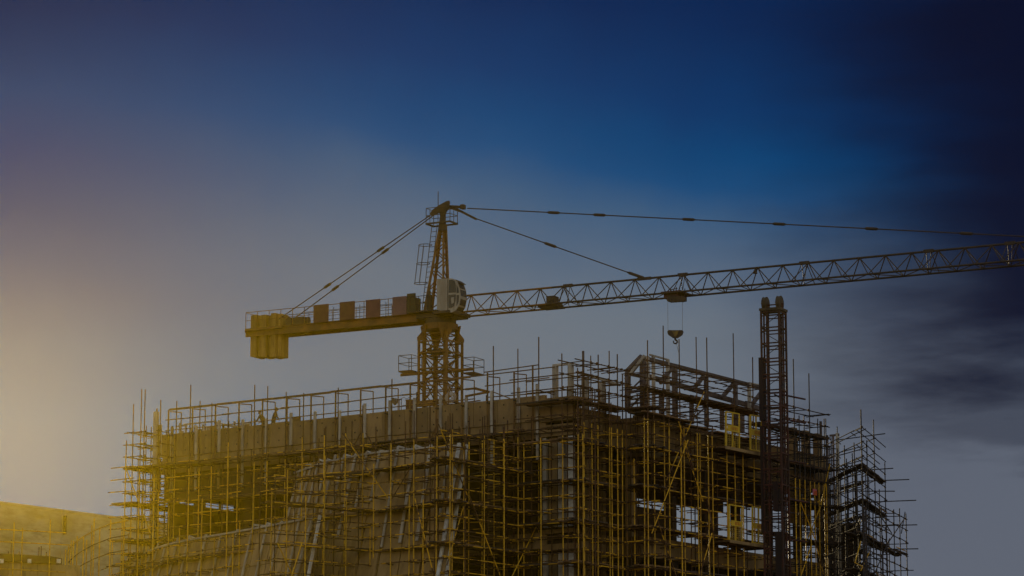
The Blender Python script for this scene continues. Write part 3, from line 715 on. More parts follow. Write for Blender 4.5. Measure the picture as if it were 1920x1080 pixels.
im = [(240, 976), (208, 982), (176, 995), (157, 1006), (145, 1014), (136, 1022), (129, 1030), (126, 1040)]
c12 = [plan_from(x, y, zr12) for x, y in im]
for dz_ in (0, .8, 1.62):
    for a_, b_ in zip(c12[:-1], c12[1:]): rod('ledger', a_+Vector((0, 0, zr12-dz_)), b_+Vector((0, 0, zr12-dz_)), .05 if dz_ == 0 else .035, M['brown_pole' if dz_ else 'yellow_pole'], S12.t)
for i, (px, ty) in enumerate(((232, 974), (207, 974), (187, 988), (176, 972), (172, 985), (163, 1012), (157, 1004), (145, 1005), (138, 1014), (134, 1013), (129, 1024), (124, 1030))):
    best = min(((abs(960+F*0+5838*c.x/c.y-px), j) for j, c in enumerate(c12)))[1]
    j = min(best, len(c12)-2); p = on(px, 1000, c12[j], c12[j+1]); p.z = 0
    rod('upright', p, p+Vector((0, 0, zy(ty, p))), .04, M['yellow_pole'], S12.t)
S12.done()
S13 = Scaffold('low straight yellow rails at the bottom left in front of the pale wall', fpl(60, 165), group='guard rails')
G0 = fpl(-10, 160); Gd = Vector((math.sin(R(58)), math.cos(R(58)), 0))
for (x0, y0, x1, y1) in ((-8, 992, 124, 999), (-8, 1015, 133, 1022), (-8, 1066, 122, 1073)):
    rod('ledger', on(x0, y0, G0, G0+Gd), on(x1, y1, G0, G0+Gd), .034, M['yellow_pole'], S13.t)
for px, ty in ((26, 979), (42, 990), (94, 974)):
    p = on(px, 1000, G0, G0+Gd); p.z = 0; rod('upright', p, p+Vector((0, 0, zy(ty, p))), .036, M['yellow_pole'], S13.t)
for px, ty in ((22, 1012), (74, 1026), (78, 1024), (88, 1035), (37, 1034), (17, 1034)):
    p = on(px, 1000, G0-nR*2, G0-nR*2+Gd); p.z = 0; rod('upright', p, p+Vector((0, 0, zy(ty, p))), .03, M['brown_pole'], S13.t)
S13.done()
# wall and deck under those rails
lo = thing('low_wing', 'low tan concrete wing with a brown edge beam in the bottom left corner', 'building', (G0.x, G0.y, 0))
W0 = G0-nR*1.2; W1 = W0+Gd*4.0; zw = zy(1050, W0)
for i in range(8):
    a_, b_ = W0+Gd*(.82*i+.01)-Gd*.6, W0+Gd*(.82*(i+1)-.01)-Gd*.6
    obj('wall_panel', MB().prism([a_, b_, b_-nR*.25, a_-nR*.25], (0, 0, zw)), M['slant_wall'], lo)
obj('edge_beam', MB().prism([W0-Gd+Vector((0, 0, zw+.004))+nR*.3, W1+Vector((0, 0, zw+.004))+nR*.3, W1+uR*1.2+Vector((0, 0, zw+.004)), W0-Gd+uR*1.2+Vector((0, 0, zw+.004))], (0, 0, .38)), M['dark_concrete'], lo)
for px in (3, 55, 110):
    p = on(px, 1052, W0+nR*.4, W1+nR*.4); obj('tie_plate', MB().box(p, Gd*.16, nR*.1, (0, 0, .22)), M['white_steel'], lo)
# ---- guard rail along the roof edge of the main left face
GR = Scaffold('long guard rail with thick top tube above the concrete roof edge of the left face', P(14, -.2), group='guard rails')
bG = -.2
def gz(px, y): p = on(px, y, P(0, bG), P(1, bG)); return p
tl, tr = gz(322, 771), gz(886, 703)
ztop = (tl.z+tr.z)/2; tl.z = tr.z = ztop
a_l, a_r = px2a(322), px2a(886)
x = a_l
while x > a_r+.1:
    e = max(a_r, x-rnd.uniform(3.2, 4.2)); bar('top_rail', P(x, bG, ztop+rnd.uniform(-.02, .02)), P(e+.03, bG, ztop+rnd.uniform(-.02, .02)), .1, .11, M['brown_rail'], GR.t); x = e
for dz_, r_ in ((.62, .032), (1.2, .028)):
    for k_ in range(5):
        f0, f1 = a_l+(a_r-a_l)*k_/5, a_l+(a_r-a_l)*(k_+1)/5
        rod('mid_rail', P(f0+.3, bG, ztop-dz_+rnd.uniform(-.05, .05)), P(f1-.3, bG+.02, ztop-dz_+rnd.uniform(-.05, .05)), r_, M['brown_rail'], GR.t)
for i, px in enumerate((300, 322, 367, 410, 454, 498, 544, 589, 635, 682, 729, 775, 824, 872, 920, 970, 1005)):
    a_ = px2a(px); tp = ztop if 315 < px < 890 else ztop+rnd.uniform(-.1, .3)
    bar('post', P(a_-.22, -.2, zf+.9), P(a_-.22, -.2, zf+rnd.uniform(2.5, 2.9)), .16, .09, M['pale_paint'], GR.t, up=nL)
    bar('post', P(a_, -.3, zf-.9), P(a_, -.3, tp), .075, .06, M['brown_rail'], GR.t, up=nL)
    bar('post', P(a_-.2, -.16, zf-1.2), P(a_-.2, -.16, zf+.86), .15, .07, M['pale_paint' if i % 3 else 'concrete'], GR.t, up=nL)
    if 315 < px < 1000:
        a2 = px2a(px+10)+.0
        bar('post', P(a2, .35, zt-.1), P(a2, .35, ztop-.12), .06, .06, M['brown_rail'], GR.t); rod('stay', P(a_, -.2, ztop-.1), P(a2, .35, ztop-.12), .03, M['brown_rail'], GR.t)
        rod('clamp', P(a_, -.35, zt-.15), P(a_, .1, zt-.15), .05, M['dark_pole'], GR.t)
# upper rails between 870 and 1000 px, loose and overlapping
for (x0, y0, x1, y1) in ((908, 698, 1010, 684), (870, 708, 1040, 688), (909, 724, 1030, 708), (912, 745, 1040, 735), (925, 735, 956, 747)):
    rod('mid_rail', gz(x0, y0), gz(x1, y1), .03, M['brown_rail'], GR.t)
GR.done()
# ================================================================== TOWER CRANE
KY = 175.0
K0 = Vector(((822-960)/5838*KY, KY, 0))
J = Vector((math.sin(R(118)), math.cos(R(118)), 0)); KD = Vector((-J.y, J.x, 0))     # along the jib, and away from the camera
def cj(px, py, off=0.0): A = K0+KD*off; return on(px, py, A, A+J)
def ct(t, z, off=0.0): v = K0+J*t+KD*off; v.z = z; return v
def tpx(px, off=0.0): p = cj(px, 590, off); return (p-K0).dot(J)
def zc(y, t=0.0, off=0.0): return zy(y, ct(t, 0, off))
cr = thing('tower_crane', 'large yellow tower crane with long lattice jib, white cab and hanging counterweight block', 'crane', (K0.x, K0.y, 0))
CY, CD = M['crane_yellow'], M['crane_dark']
s_ = 1.38/2; zs = zc(620)
roof_z = zc(765)
# mast
for i, (u_, v_) in enumerate(((-1, -1), (1, -1), (1, 1), (-1, 1))):
    bar('mast_chord', ct(u_*s_, 0, v_*s_), ct(u_*s_, zs, v_*s_), .17, .17, CY, cr, up=J)
cn4 = [(-s_, -s_), (s_, -s_), (s_, s_), (-s_, s_)]
z = zs-.25; k_ = 0
while z > roof_z-3:
    for i in range(4):
        (u0, v0), (u1, v1) = cn4[i], cn4[(i+1) % 4]
        rod('mast_brace', ct(u0, z, v0), ct(u1, z, v1), .04, CY, cr)
        if i in (0, 2): rod('mast_brace', ct(u0, z, v0), ct(u1, z-1.3, v1), .036, CY, cr); rod('mast_brace', ct(u1, z, v1), ct(u0, z-1.3, v0), .036, CY, cr)
        else: rod('mast_brace', ct(u0, z, v0), ct(u1, z-1.3, v1), .036, CY, cr); rod('mast_brace', ct(u1, z, v1), ct(u0, z-1.3, v0), .036, CD, cr)
    z -= 1.3
# climbing cage
c_ = 1.84/2; zcg = zc(640); zcb = zc(757)
for u_, v_ in ((-1, -1), (1, -1), (1, 1), (-1, 1)):
    bar('cage_post', ct(u_*c_, zcb, v_*c_), ct(u_*c_, zcg, v_*c_), .12, .12, CY, cr, up=J)
    q0 = ct(u_*c_, zcg, v_*c_)
    inward = (ct(0, zcg)-q0); inward.z = 0; inward.normalize()
    side_ = Vector((-inward.y, inward.x, 0))*.14
    pg = [q0-inward*.1-side_/2, q0+inward*.42-side_/2, q0+inward*.36+Vector((0, 0, .55))-side_/2, q0+inward*.16+Vector((0, 0, .5))-side_/2, q0-inward*.1+Vector((0, 0, .18))-side_/2]
    obj('cage_shoulder', MB().prism(pg, side_), CY, cr)
cc4 = [(-c_, -c_), (c_, -c_), (c_, c_), (-c_, c_)]
for j, y in enumerate((643, 664, 694, 726, 755)):
    zz_ = zc(y)
    for i in range(4):
        (u0, v0), (u1, v1) = cc4[i], cc4[(i+1) % 4]
        bar('cage_rail', ct(u0, zz_, v0), ct(u1, zz_, v1), .06, .1 if j == 2 else .07, CY, cr)
        if j < 4:
            zn = zc((643, 664, 694, 726, 755)[j+1])
            a_, b_ = ((u0, v0), (u1, v1)) if (i+j) % 2 else ((u1, v1), (u0, v0))
            rod('cage_brace', ct(*[a_[0], zz_, a_[1]]), ct(*[b_[0], zn, b_[1]]), .032, CD if i > 1 else CY, cr)
rod('cage_cylinder', ct(.2, zc(700), .3), ct(.15, zc(655), .3), .12, CD, cr, n=10)
obj('cage_box', MB().box(ct(-.1, zc(660), 0), J*1.1, KD*.9, (0, 0, .22)), CD, cr)
obj('cage_foot', MB().box(ct(-.6, zc(760), -c_), J*1.3, KD*.2, (0, 0, .3)), CY, cr)
# balconies on the cage
def balcony(x0, x1, yb, yt, off0, off1):
    t0_, t1_ = tpx(x0, off0), tpx(x1, off0); zb, ztp = zc(yb, t0_, off0), zc(yt, t0_, off0)
    r4 = [(t0_, off0), (t1_, off0), (t1_, off1), (t0_, off1)]
    mb = MB()
    for i in range(4):
        (a_, b_), (c2, d2) = r4[i], r4[(i+1) % 4]
        mb.tube(ct(a_, zb, b_), ct(a_, ztp, b_), .022)
        for f in (0, .5, 1): mb.tube(ct(a_, zb+(ztp-zb)*f, b_), ct(c2, zb+(ztp-zb)*f, d2), .02)
    obj('balcony_rail', mb, CD, cr)
    obj('balcony_floor', MB().prism([ct(a_, zb-.06, b_) for a_, b_ in r4], (0, 0, .05)), CY, cr)
balcony(748, 772, 696, 667, -.9, .3); balcony(869, 889, 699, 671, -.3, .9)
for v_ in (-.75, .75):
    bar('balcony_beam', ct(tpx(752, v_), zc(697, 0, v_), v_), ct(tpx(888, v_), zc(697, 0, v_), v_), .08, .1, CY, cr)
# slewing support: flared haunches, ring, turntable
for u_, v_ in cn4:
    a_ = ct(u_, zc(646), v_); b_ = ct(u_*1.12, zc(612), v_*1.12)
    tang = Vector((-(b_-ct(0, 0)).y, (b_-ct(0, 0)).x, 0)).normalized()*.3
    obj('haunch', MB().prism([a_-tang*.4-Vector((0, 0, 0)), a_+tang*.4, b_+tang*1.6, b_-tang*1.6], (ct(0, 0)-ct(u_, 0, v_)).normalized()*.1), CY, cr)
obj('slewing_base', MB().tube(ct(0, zc(620)), ct(0, zc(609)), 1.02, 20), CY, cr)
obj('slewing_base', MB().box(ct(0, zc(616)), J*1.66, KD*1.66, (0, 0, .22)), CY, cr)
obj('slewing_ring', MB().tube(ct(0, zc(609)), ct(0, zc(599)), .9, 24), CD, cr)
obj('turntable', MB().box(ct(.1, zc(593)), J*2.5, KD*1.7, (0, 0, .34)), CD, cr)
obj('slewing_motor', MB().tube(ct(-.35, zc(588), -.75), ct(-.35, zc(556), -.75), .17, 10).tube(ct(-.35, zc(556), -.75), ct(-.35, zc(548), -.75), .09, 8), CD, cr)
obj('slewing_motor', MB().tube(ct(1.15, zc(603), -.6), ct(1.15, zc(590), -.6), .14, 10), CD, cr)
# turntable walkway
mb = MB()
for f in (-1.5, -.9, -.3, 1.2):
    mb.tube(ct(f, zc(588), -1.0), ct(f, zc(558), -1.0), .02)
for y in (558, 572): mb.tube(ct(-1.5, zc(y), -1.0), ct(-.3, zc(y), -1.0), .018)
obj('walkway_rail', mb, CD, cr)
obj('walkway_floor', MB().box(ct(-.2, zc(588), -.95), J*2.7, KD*.5, (0, 0, .06)), CD, cr)
# tower head
head = []
for (xb, yb, xt, yt, off) in ((795, 588, 825, 424, -.42), (809, 588, 827, 424, .42), (831, 560, 831.5, 424, -.42), (842, 560, 835.5, 424, .42)):
    tb = tpx(xb, off); a_ = cj(xb, yb, off*1.0); b_ = cj(xt, yt, off*.25)
    if xb > 820: a_.z = zc(588)
    head.append((a_, b_)); bar('head_leg', a_, b_, .13, .13, CY, cr)
def hp(i, f): return head[i][0].lerp(head[i][1], f)
fr = [0, .13, .26, .38, .5, .61, .71, .8, .88, .95]
for j in range(len(fr)-1):
    for a_, b_ in ((0, 2), (1, 3), (0, 1), (2, 3)):
        if j % 2 == 0: rod('head_brace', hp(a_, fr[j]), hp(b_, fr[j+1]), .033, CY, cr)
        else: rod('head_brace', hp(b_, fr[j]), hp(a_, fr[j+1]), .033, CY, cr)
obj('head_cap', MB().quad_ring([[cj(x, 432, o) for x, o in ((821, -.3), (838, -.3), (838, .3), (821, .3))], [cj(x, 405, o) for x, o in ((825, -.16), (835, -.16), (835, .16), (825, .16))],
        [cj(x, 388, o) for x, o in ((821, -.2), (841, -.2), (841, .2), (821, .2))]]), CD, cr)
apex = cj(842, 380)
for o in (-.2, .2):
    pg = [cj(806, 400, o), cj(811, 393, o), cj(824, 384, o), cj(837, 377, o), cj(842, 376, o), cj(843, 381, o), cj(838, 396, o), cj(826, 398, o), cj(809, 405, o)]
    obj('head_plate', MB().prism(pg, KD*.07), CD, cr)
obj('head_sheave', MB().wheel(cj(836, 388), KD, .22, .14), CD, cr)
# head platform
def ring_rail(name, x0, x1, off, ys, yb, n=3):
    r4 = [(tpx(x0, -off), -off), (tpx(x1, -off), -off), (tpx(x1, -off), off), (tpx(x0, -off), off)]
    mb = MB()
    for i in range(4):
        (a_, b_), (c2, d2) = r4[i], r4[(i+1) % 4]
        mb.tube(ct(a_, zc(yb), b_), ct(a_, zc(ys[0]), b_), .022)
        m_1, m_2 = (a_+c2)/2, (b_+d2)/2
        mb.tube(ct(m_1, zc(yb), m_2), ct(m_1, zc(ys[0]), m_2), .018)
        for y in ys: mb.tube(ct(a_, zc(y), b_), ct(c2, zc(y), d2), .02)
        mb.beam(ct(a_, zc(yb), b_), ct(c2, zc(yb), d2), .08, .09)
    obj(name, mb, CD, cr)
ring_rail('head_platform', 798, 843, .45, (391, 405), 420)
rod('antenna', cj(821.5, 392), cj(821.5, 359), .025, M['cable'], cr)
# ladder with safety hoops
la, lb = cj(796, 586, -.35), cj(815, 421, -.2)
ld = (lb-la).normalized()
mb = MB(); 
for o in (-.18, .18): mb.tube(la+J*o, lb+J*o, .022)
k_ = .3
while k_ < (lb-la).length: mb.tube(la+ld*k_+J*-.18, la+ld*k_+J*.18, .016); k_ += .3
obj('ladder', mb, CD, cr)
mb = MB(); hs = []
for y in (531, 494, 459):
    f = (586-y)/(586-421); c = la.lerp(lb, f)-J*.42-KD*.1
    ring = [c+J*(.40*math.cos(a*math.pi/7))+KD*(.36*math.sin(a*math.pi/7)) for a in range(15)]
    mb.path(ring, .02); hs.append(ring)
for i in (3, 5, 7, 9, 11):
    for r0, r1 in zip(hs[:-1], hs[1:]): mb.tube(r0[i], r1[i], .014)
obj('ladder_hoops', mb, CD, cr)
# cab
def cx(x, y, o): return cj(x if x <= 840 else 840+(x-840)*.74, y, o)
prof = [(819, 523), (819, 581), (848, 586), (858, 583), (867, 573), (871, 557), (869, 541), (862, 527), (850, 522)]
o0, o1 = -1.5, -.7
cab = obj('cab', MB().prism([cx(x, y, o0) for x, y in prof], KD*(o1-o0)), M['cab_white'], cr)
def pane(name, pts, off, m, th=.03): return obj(name, MB().prism([cx(x, y, off) for x, y in pts], KD*-th), m, cab)
pane('window', [(843, 525), (850, 524.5), (857, 527), (859.5, 535), (860, 548), (842, 549)], o0-.004, M['glass'], .02)
pane('window', [(842, 553), (859.5, 552), (859, 563), (855, 574), (848, 578), (842, 577)], o0-.004, M['glass'], .02)
pane('window', [(862, 534), (866, 540), (868, 549), (862, 550)], o0-.004, M['glass'], .02)
pane('window', [(862, 553), (868.5, 553), (867, 565), (862, 574)], o0-.004, M['glass'], .02)
pane('seat', [(848, 558), (856, 557), (855, 568), (849, 570)], o0-.03, M['cab_white'], .02)
pane('panel_seam', [(839.3, 523), (840.2, 523), (840.2, 583), (839.3, 583)], o0-.004, M['crane_dark'], .02)
for (x0, y0, x1, y1) in ((863.5, 529.5, 868.3, 540), (869.3, 542.5, 870.7, 554), (870.3, 560, 867.3, 571.5), (865.5, 574.5, 860, 581)):
    a_, b_ = cx(x0, y0, o0), cx(x1, y1, o0); e_ = (b_-a_).normalized(); n_ = e_.cross(KD).normalized(); n_ = n_ if n_.dot(J) > 0 else -n_
    pg = [a_+KD*.08+n_*.004, a_+KD*.72+n_*.004, b_+KD*.72+n_*.004, b_+KD*.08+n_*.004]
    obj('front_window', MB().prism(pg, n_*.02), M['glass'], cab)
obj('sun_visor', MB().prism([cx(x, y, o0+.1) for x, y in ((859, 524), (870, 529.5), (870, 531), (862, 528.5))], KD*.7), M['crane_dark'], cab)
obj('cab_floor', MB().box((cj(834, 587, o0)+cj(834, 587, o1))/2, J*1.15, KD*.9, (0, 0, .14)), CD, cab)
# ---- jib
zbot = zc(597, tpx(868))+.02; tj0 = tpx(862); tjE = 41.5; wj = .72; hj = 1.08
zbot = zc(589.5, 1.5)
top_tz = lambda t: zbot+hj
n_p = int((tjE-tj0)/1.5)
for o in (-wj, wj):
    for k_ in range(0, n_p, 4):
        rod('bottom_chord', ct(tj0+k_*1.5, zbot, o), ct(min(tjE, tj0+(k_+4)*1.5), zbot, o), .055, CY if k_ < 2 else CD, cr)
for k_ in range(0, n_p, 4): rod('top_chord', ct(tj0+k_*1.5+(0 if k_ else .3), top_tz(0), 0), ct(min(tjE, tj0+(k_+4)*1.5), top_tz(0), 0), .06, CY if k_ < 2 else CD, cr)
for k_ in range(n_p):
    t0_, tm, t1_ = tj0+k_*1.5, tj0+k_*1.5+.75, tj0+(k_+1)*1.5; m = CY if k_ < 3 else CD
    for o in (-wj, wj):
        rod('jib_brace', ct(t0_, zbot, o), ct(tm, zbot+hj, 0), .03, m, cr); rod('jib_brace', ct(t1_, zbot, o), ct(tm, zbot+hj, 0), .03, m, cr)
    sgn = 1 if k_ % 2 else -1
    rod('jib_floor_brace', ct(t0_, zbot, -wj*sgn), ct(t1_, zbot, wj*sgn), .025, m, cr)
    rod('jib_floor_brace', ct(t0_, zbot, -wj), ct(t0_, zbot, wj), .022, m, cr)
for px in (1065, 1280, 1508, 1742, 1895):
    tt = (cj(px, 500)-K0).dot(J)
    bar('chord_joint', ct(tt-.28, top_tz(0)+.02, 0), ct(tt+.28, top_tz(0)+.02, 0), .16, .17, CD, cr)
    for o in (-wj, wj):
        for s in (-.22, .22): rod('joint_strut', ct(tt+s*1.4, zbot, o), ct(tt+s*.6, top_tz(0), 0), .022, CD, cr)
bar('jib_heel', ct(.9, zbot, 0), ct(tj0+.3, zbot, 0), 1.5, .2, CD, cr)
bar('jib_heel', ct(tj0-.1, zbot, 0), ct(tj0+.25, zbot+hj, 0), .14, .14, CY, cr)
# pendants
def pendant(a_, b_, marks, r=.032, m=None):
    rod('pendant_bar', a_, b_, r, m or CD, cr)
    d = (b_-a_).normalized(); L = (b_-a_).length
    for f0, ln in marks:
        c = a_+d*f0*L; rod('pendant_link', c-d*ln/2, c+d*ln/2, .085, CD, cr, n=8)
        bar('link_plate', c-d*ln*.62, c+d*ln*.62, .06, .1, CD, cr)
pA = cj(846, 389); pE = ct(39.2, top_tz(0)+.05)
def fpx(a_, b_, px):
    lo_, hi_ = 0, 1
    for _ in range(30):
        m = (lo_+hi_)/2; q_ = a_.lerp(b_, m); x = 960+F*q_.x/(q_.y*cp_+(q_.z-EYE)*sp_)
        if x < px: lo_ = m
        else: hi_ = m
    return lo_
dn = []
mid_ = cj(876, 390.5)
obj('head_yoke', MB().beam(cj(840, 387), cj(870, 388.5), .22, .13).box(cj(868, 388), J*.22, KD*.3, (0, 0, .26)), CD, cr)
obj('head_yoke', MB().beam(cj(840, 388), cj(866, 397), .2, .14).beam(cj(858, 393), cj(893, 411), .12, .13), CD, cr)
p_end = cj(1920, 445)
dE = (p_end-mid_)
pE = mid_+dE*1.0
# carry the line on until it meets the jib's top chord
tt1 = (pE-K0).dot(J); slope = (pE.z-mid_.z)/((pE-mid_).dot(J)); tz = mid_.z; tmid = (mid_-K0).dot(J)
tend = min(tjE-.6, tmid+(top_tz(0)-mid_.z)/slope) if slope < 0 else 39
pE = ct(tend, top_tz(0)+.05)
pendant(mid_, pE, [(fpx(mid_, pE, x), .62) for x in (1038, 1124, 1291, 1461, 1634, 1812)])
pS = cj(890, 409); pT = cj(1210, 523)
pT.z = top_tz(0)
pendant(pS, pT, [(fpx(pS, pT, 1032), .68), (fpx(pS, pT, 1193), .95)])
bar('pendant_lug', pT-J*.5, pT+J*.35, .12, .16, CD, cr)
for o, xs in ((-.6, (523, 602, 812, 400)), (.6, (566, 590, 815, 402))):
    a_ = cj(xs[2], xs[3], o*.3); t_e = tpx(523, -.6); b_ = ct(t_e, zc(601, t_e), o)
    rod('pendant_bar', a_, b_, .033, CD, cr)
    for f in (.335, .68):
        d = (b_-a_).normalized(); c = a_+(b_-a_)*f; rod('pendant_link', c-d*.23, c+d*.23, .09, CD, cr, n=8)
# ---- counter-jib
tc0, tc1 = tpx(785), tpx(462, -.62); tE = tpx(461, -.93); zd = zc(606, tc0)
for o in (-.62, .62): bar('girder', ct(tc0+.3, zd+.2, o), ct(tc1, zd+.2, o), .14, .42, CY, cr)
k_ = 0; t_ = tc0
while t_ > tc1+.5:
    bar('cross_brace', ct(t_, zd+.05, -.58), ct(t_-1.4, zd+.05, .58), .07, .07, CY, cr) if k_ % 2 else bar('cross_brace', ct(t_, zd+.05, .58), ct(t_-1.4, zd+.05, -.58), .07, .07, CY, cr)
    t_ -= 1.4; k_ += 1
obj('deck_plate', MB().box(ct((tc0+tpx(540))/2, zd+.44, 0), J*(tc0-tpx(540)), KD*1.5, (0, 0, .05)), CY, cr)
obj('end_frame', MB().beam(ct(tE, zd+.3, -.95), ct(tE, zd+.3, .95), .1, .2).beam(ct(tE, zd+.36, -.95), ct(tpx(545), zd+.36, -.95), .1, .14).beam(ct(tE, zd+.36, .95), ct(tpx(545), zd+.36, .95), .1, .14), CY, cr)
hr = 1.0
for o in (-.92, .92):
    t_ = tE
    mb = MB(); mb.tube(ct(tE, zd+.42+hr, o), ct(tpx(795), zd+.42+hr, o), .02)
    mb.tube(ct(tE, zd+.42+hr*.5, o), ct(tpx(785), zd+.42+hr*.5, o), .016)
    obj('handrail', mb, CY if o < 0 else CD, cr)
    while t_ < tc0+.2: rod('rail_post', ct(t_, zd+.35, o), ct(t_, zd+.42+hr, o), .022, CY, cr); t_ += .82
rod('handrail', ct(tE, zd+.42+hr, -.92), ct(tE, zd+.42+hr, .92), .02, CY, cr)
for (x0, x1, m, top) in ((588, 616, 'board_brown', 1.06), (637, 665, 'board_brown', 1.08), (686, 713, 'board_red', 1.06), (736, 762, 'board_pink', 1.08), (763, 779, 'board_green', 1.2)):
    ta_, tb_ = tpx(x0, -.97), tpx(x1, -.97)
    obj('hoarding_board', MB().box(ct((ta_+tb_)/2, zd+.40+top/2, -.97), J*(tb_-ta_), KD*.04, (0, 0, top)), M[m], cr)
for x in (601, 626, 650, 675, 699, 724, 748):   # thin rails seen between the boards
    rod('rail_post', ct(tpx(x, -.9), zd+.4, -.93), ct(tpx(x, -.9), zd+1.25, -.93), .018, CD, cr)
for f in (.35, .68): rod('handrail', ct(tpx(585), zd+.42+f, -.93), ct(tpx(785), zd+.42+f, -.93), .015, CD, cr)
obj('cabinet', MB().box(ct(tpx(770), zd+1.0, .3), J*.55, KD*.8, (0, 0, 1.15)), M['board_green'], cr)
mb = MB().tube(ct(tpx(549), zd+.75, -.45), ct(tpx(549), zd+.75, .45), .26, 14); mb.box(ct(tpx(565), zd+.72, 0), J*.8, KD*.8, (0, 0, .5)); mb.tube(ct(tpx(578), zd+.7, -.3), ct(tpx(584), zd+.7, -.3), .24, 10)
obj('hoist_winch', mb, CD, cr)
# counterweight slabs
xs = [467, 474.5, 482, 491, 500, 508.5, 518, 524.5]
for i, (x0, x1) in enumerate(zip(xs[:-1], xs[1:])):
    ta_, tb_ = tpx(x0, -.55)+.012, tpx(x1, -.55)-.012; yb = 669+(.8 if i % 2 else -1)
    w_ = 1.02 if i % 2 else .86
    zb_, zt2 = zc(yb, ta_, -.5), zc(591 if i < 5 else 588, ta_, -.5)
    obj('counterweight_slab', MB().box(ct((ta_+tb_)/2, (zb_+zt2)/2, (-.09 if i % 2 else .06)), J*(tb_-ta_), KD*w_, (0, 0, zt2-zb_)), M['weight'], cr)
    rod('lifting_eye', ct((ta_+tb_)/2, zt2, -.1), ct((ta_+tb_)/2, zt2, .1), .05, CD, cr)
# machinery on the jib, lamp, trolley
def jbox(name, px, y, w, d, h, m, off=0): p = cj(px, y, off); return obj(name, MB().box(p, J*w, KD*d, (0, 0, h)), m, cr)
jbox('jib_winch', 1036, 562, .5, .6, .36, CD); obj('winch_drum', MB().tube(cj(1029, 570, -.4), cj(1029, 570, .4), .17, 12), CD, cr)
jbox('winch_frame', 1034, 576, 1.2, 1.1, .12, CD); jbox('winch_frame', 1046, 570, .2, .8, .22, CD)
tr_ = obj('trolley', MB().box(cj(1268, 551), J*1.2, KD*1.5, (0, 0, .1)).box(cj(1266, 556), J*.85, KD*1.2, (0, 0, .36)), M['hoist_red'], cr)
for x in (1256, 1264, 1272, 1280): obj('trolley_wheel', MB().wheel(cj(x, 561, -.62), KD, .17, .12), CD, tr_)
mb = MB()
for a_, b_ in (((1257, 540), (1257, 550)), ((1268, 538), (1268, 550)), ((1257, 543), (1270, 541)), ((1284, 541), (1284, 565)), ((1258, 567), (1287, 565)), ((1287, 565), (1287, 557))): mb.tube(cj(*a_, -.3), cj(*b_, -.3), .025)
obj('trolley_frame', mb, CD, tr_)
obj('jib_lamp', MB().tube(cj(1416, 503), cj(1416, 507), .05).tube(cj(1416, 507), cj(1416, 513), .09, 10, .13), CD, cr)
# hook block on its ropes
hk = thing('hook_block', 'black and yellow crane hook block hanging on thin ropes below the jib trolley', 'crane hook', cj(1266, 640))
for a_, b_ in (((1252, 566), (1252.5, 622)), ((1279.5, 566), (1279.5, 622))): rod('rope', cj(*b_), cj(*a_), .009, M['cable'], hk)
hb = [(1251, 622), (1253, 619), (1279, 619), (1281, 622), (1279, 628), (1270, 634), (1262, 634), (1253, 628)]
for o in (-.16, .1): obj('cheek_plate', MB().prism([cj(x, y, o) for x, y in hb], KD*.06), CD, hk)
for x in (1257, 1275): obj('sheave', MB().wheel(cj(x, 624), KD, .15, .12), CD, hk)
obj('warning_plate', MB().prism([cj(x, y, -.164) for x, y in ((1260, 620), (1273, 620), (1268, 631), (1265, 631))], KD*-.02), M['yellow_black'], hk)
hookp = [cj(1266, 633), cj(1266, 637), cj(1269.5, 639), cj(1270, 642), cj(1267, 644.5), cj(1263.5, 643.5), cj(1262.5, 640.5), cj(1263.5, 638.8)]
mb = MB(); 
for i, (a_, b_) in enumerate(zip(hookp[:-1], hookp[1:])): mb.tube(a_, b_, .055-.004*i, 8, .055-.004*(i+1))
obj('hook', mb, CD, hk); rod('rope', cj(1272, 660), cj(1268, 643), .01, M['cable'], hk)

# ================================================================== RED HOIST MAST
HA = P(-4.6, 14.6)
hm0 = on(1455, 900, HA, HA+uR); hm0.z = 0
ho_ = thing('hoist_mast', 'dark red lattice hoist mast with two big pulleys on top, right of the yellow gates', 'hoist', hm0)
HR, HDk = M['hoist_red'], M['hoist_dark']
m1 = Vector((math.cos(R(-26)), math.sin(R(-26)), 0)); m2 = Vector((-m1.y, m1.x, 0)); hs_ = .53
def hq(u_, v_, z): v = hm0+m1*u_+m2*v_; v.z = z; return v
zht = zy(584, hm0)
hc = [(-hs_, -hs_), (hs_, -hs_), (hs_, hs_), (-hs_, hs_)]
for u_, v_ in hc: bar('leg', hq(u_, v_, 0), hq(u_, v_, zht), .1, .1, HR, ho_, up=m1)
for u_, v_ in ((-hs_, -.1), (hs_, .1), (-.2, -hs_), (.25, hs_)): bar('guide_rail', hq(u_, v_, 0), hq(u_, v_, zht-.05), .08, .08, HR, ho_, up=m1)
z = zht-.1; k_ = 0
while z > 9.5:
    for i in range(4):
        (u0, v0), (u1, v1) = hc[i], hc[(i+1) % 4]
        bar('ring_bar', hq(u0, v0, z), hq(u1, v1, z), .07, .07, HR, ho_)
        if i in (0, 2): bar('ring_bar', hq(u0, v0, z-.2), hq(u1, v1, z-.2), .05, .06, HR, ho_)
    for i in (0, 1):
        (u0, v0), (u1, v1) = hc[i], hc[(i+1) % 4]
        if k_ % 2: rod('brace', hq(u0, v0, z-.2), hq(u1, v1, z-.86), .02, HDk, ho_)
        else: rod('brace', hq(u1, v1, z-.2), hq(u0, v0, z-.86), .02, HDk, ho_)
    z -= .88; k_ += 1
obj('head_beam', MB().box(hq(0, 0, zht+.06), m1*1.25, m2*1.2, (0, 0, .14)), M['wheel'], ho_)
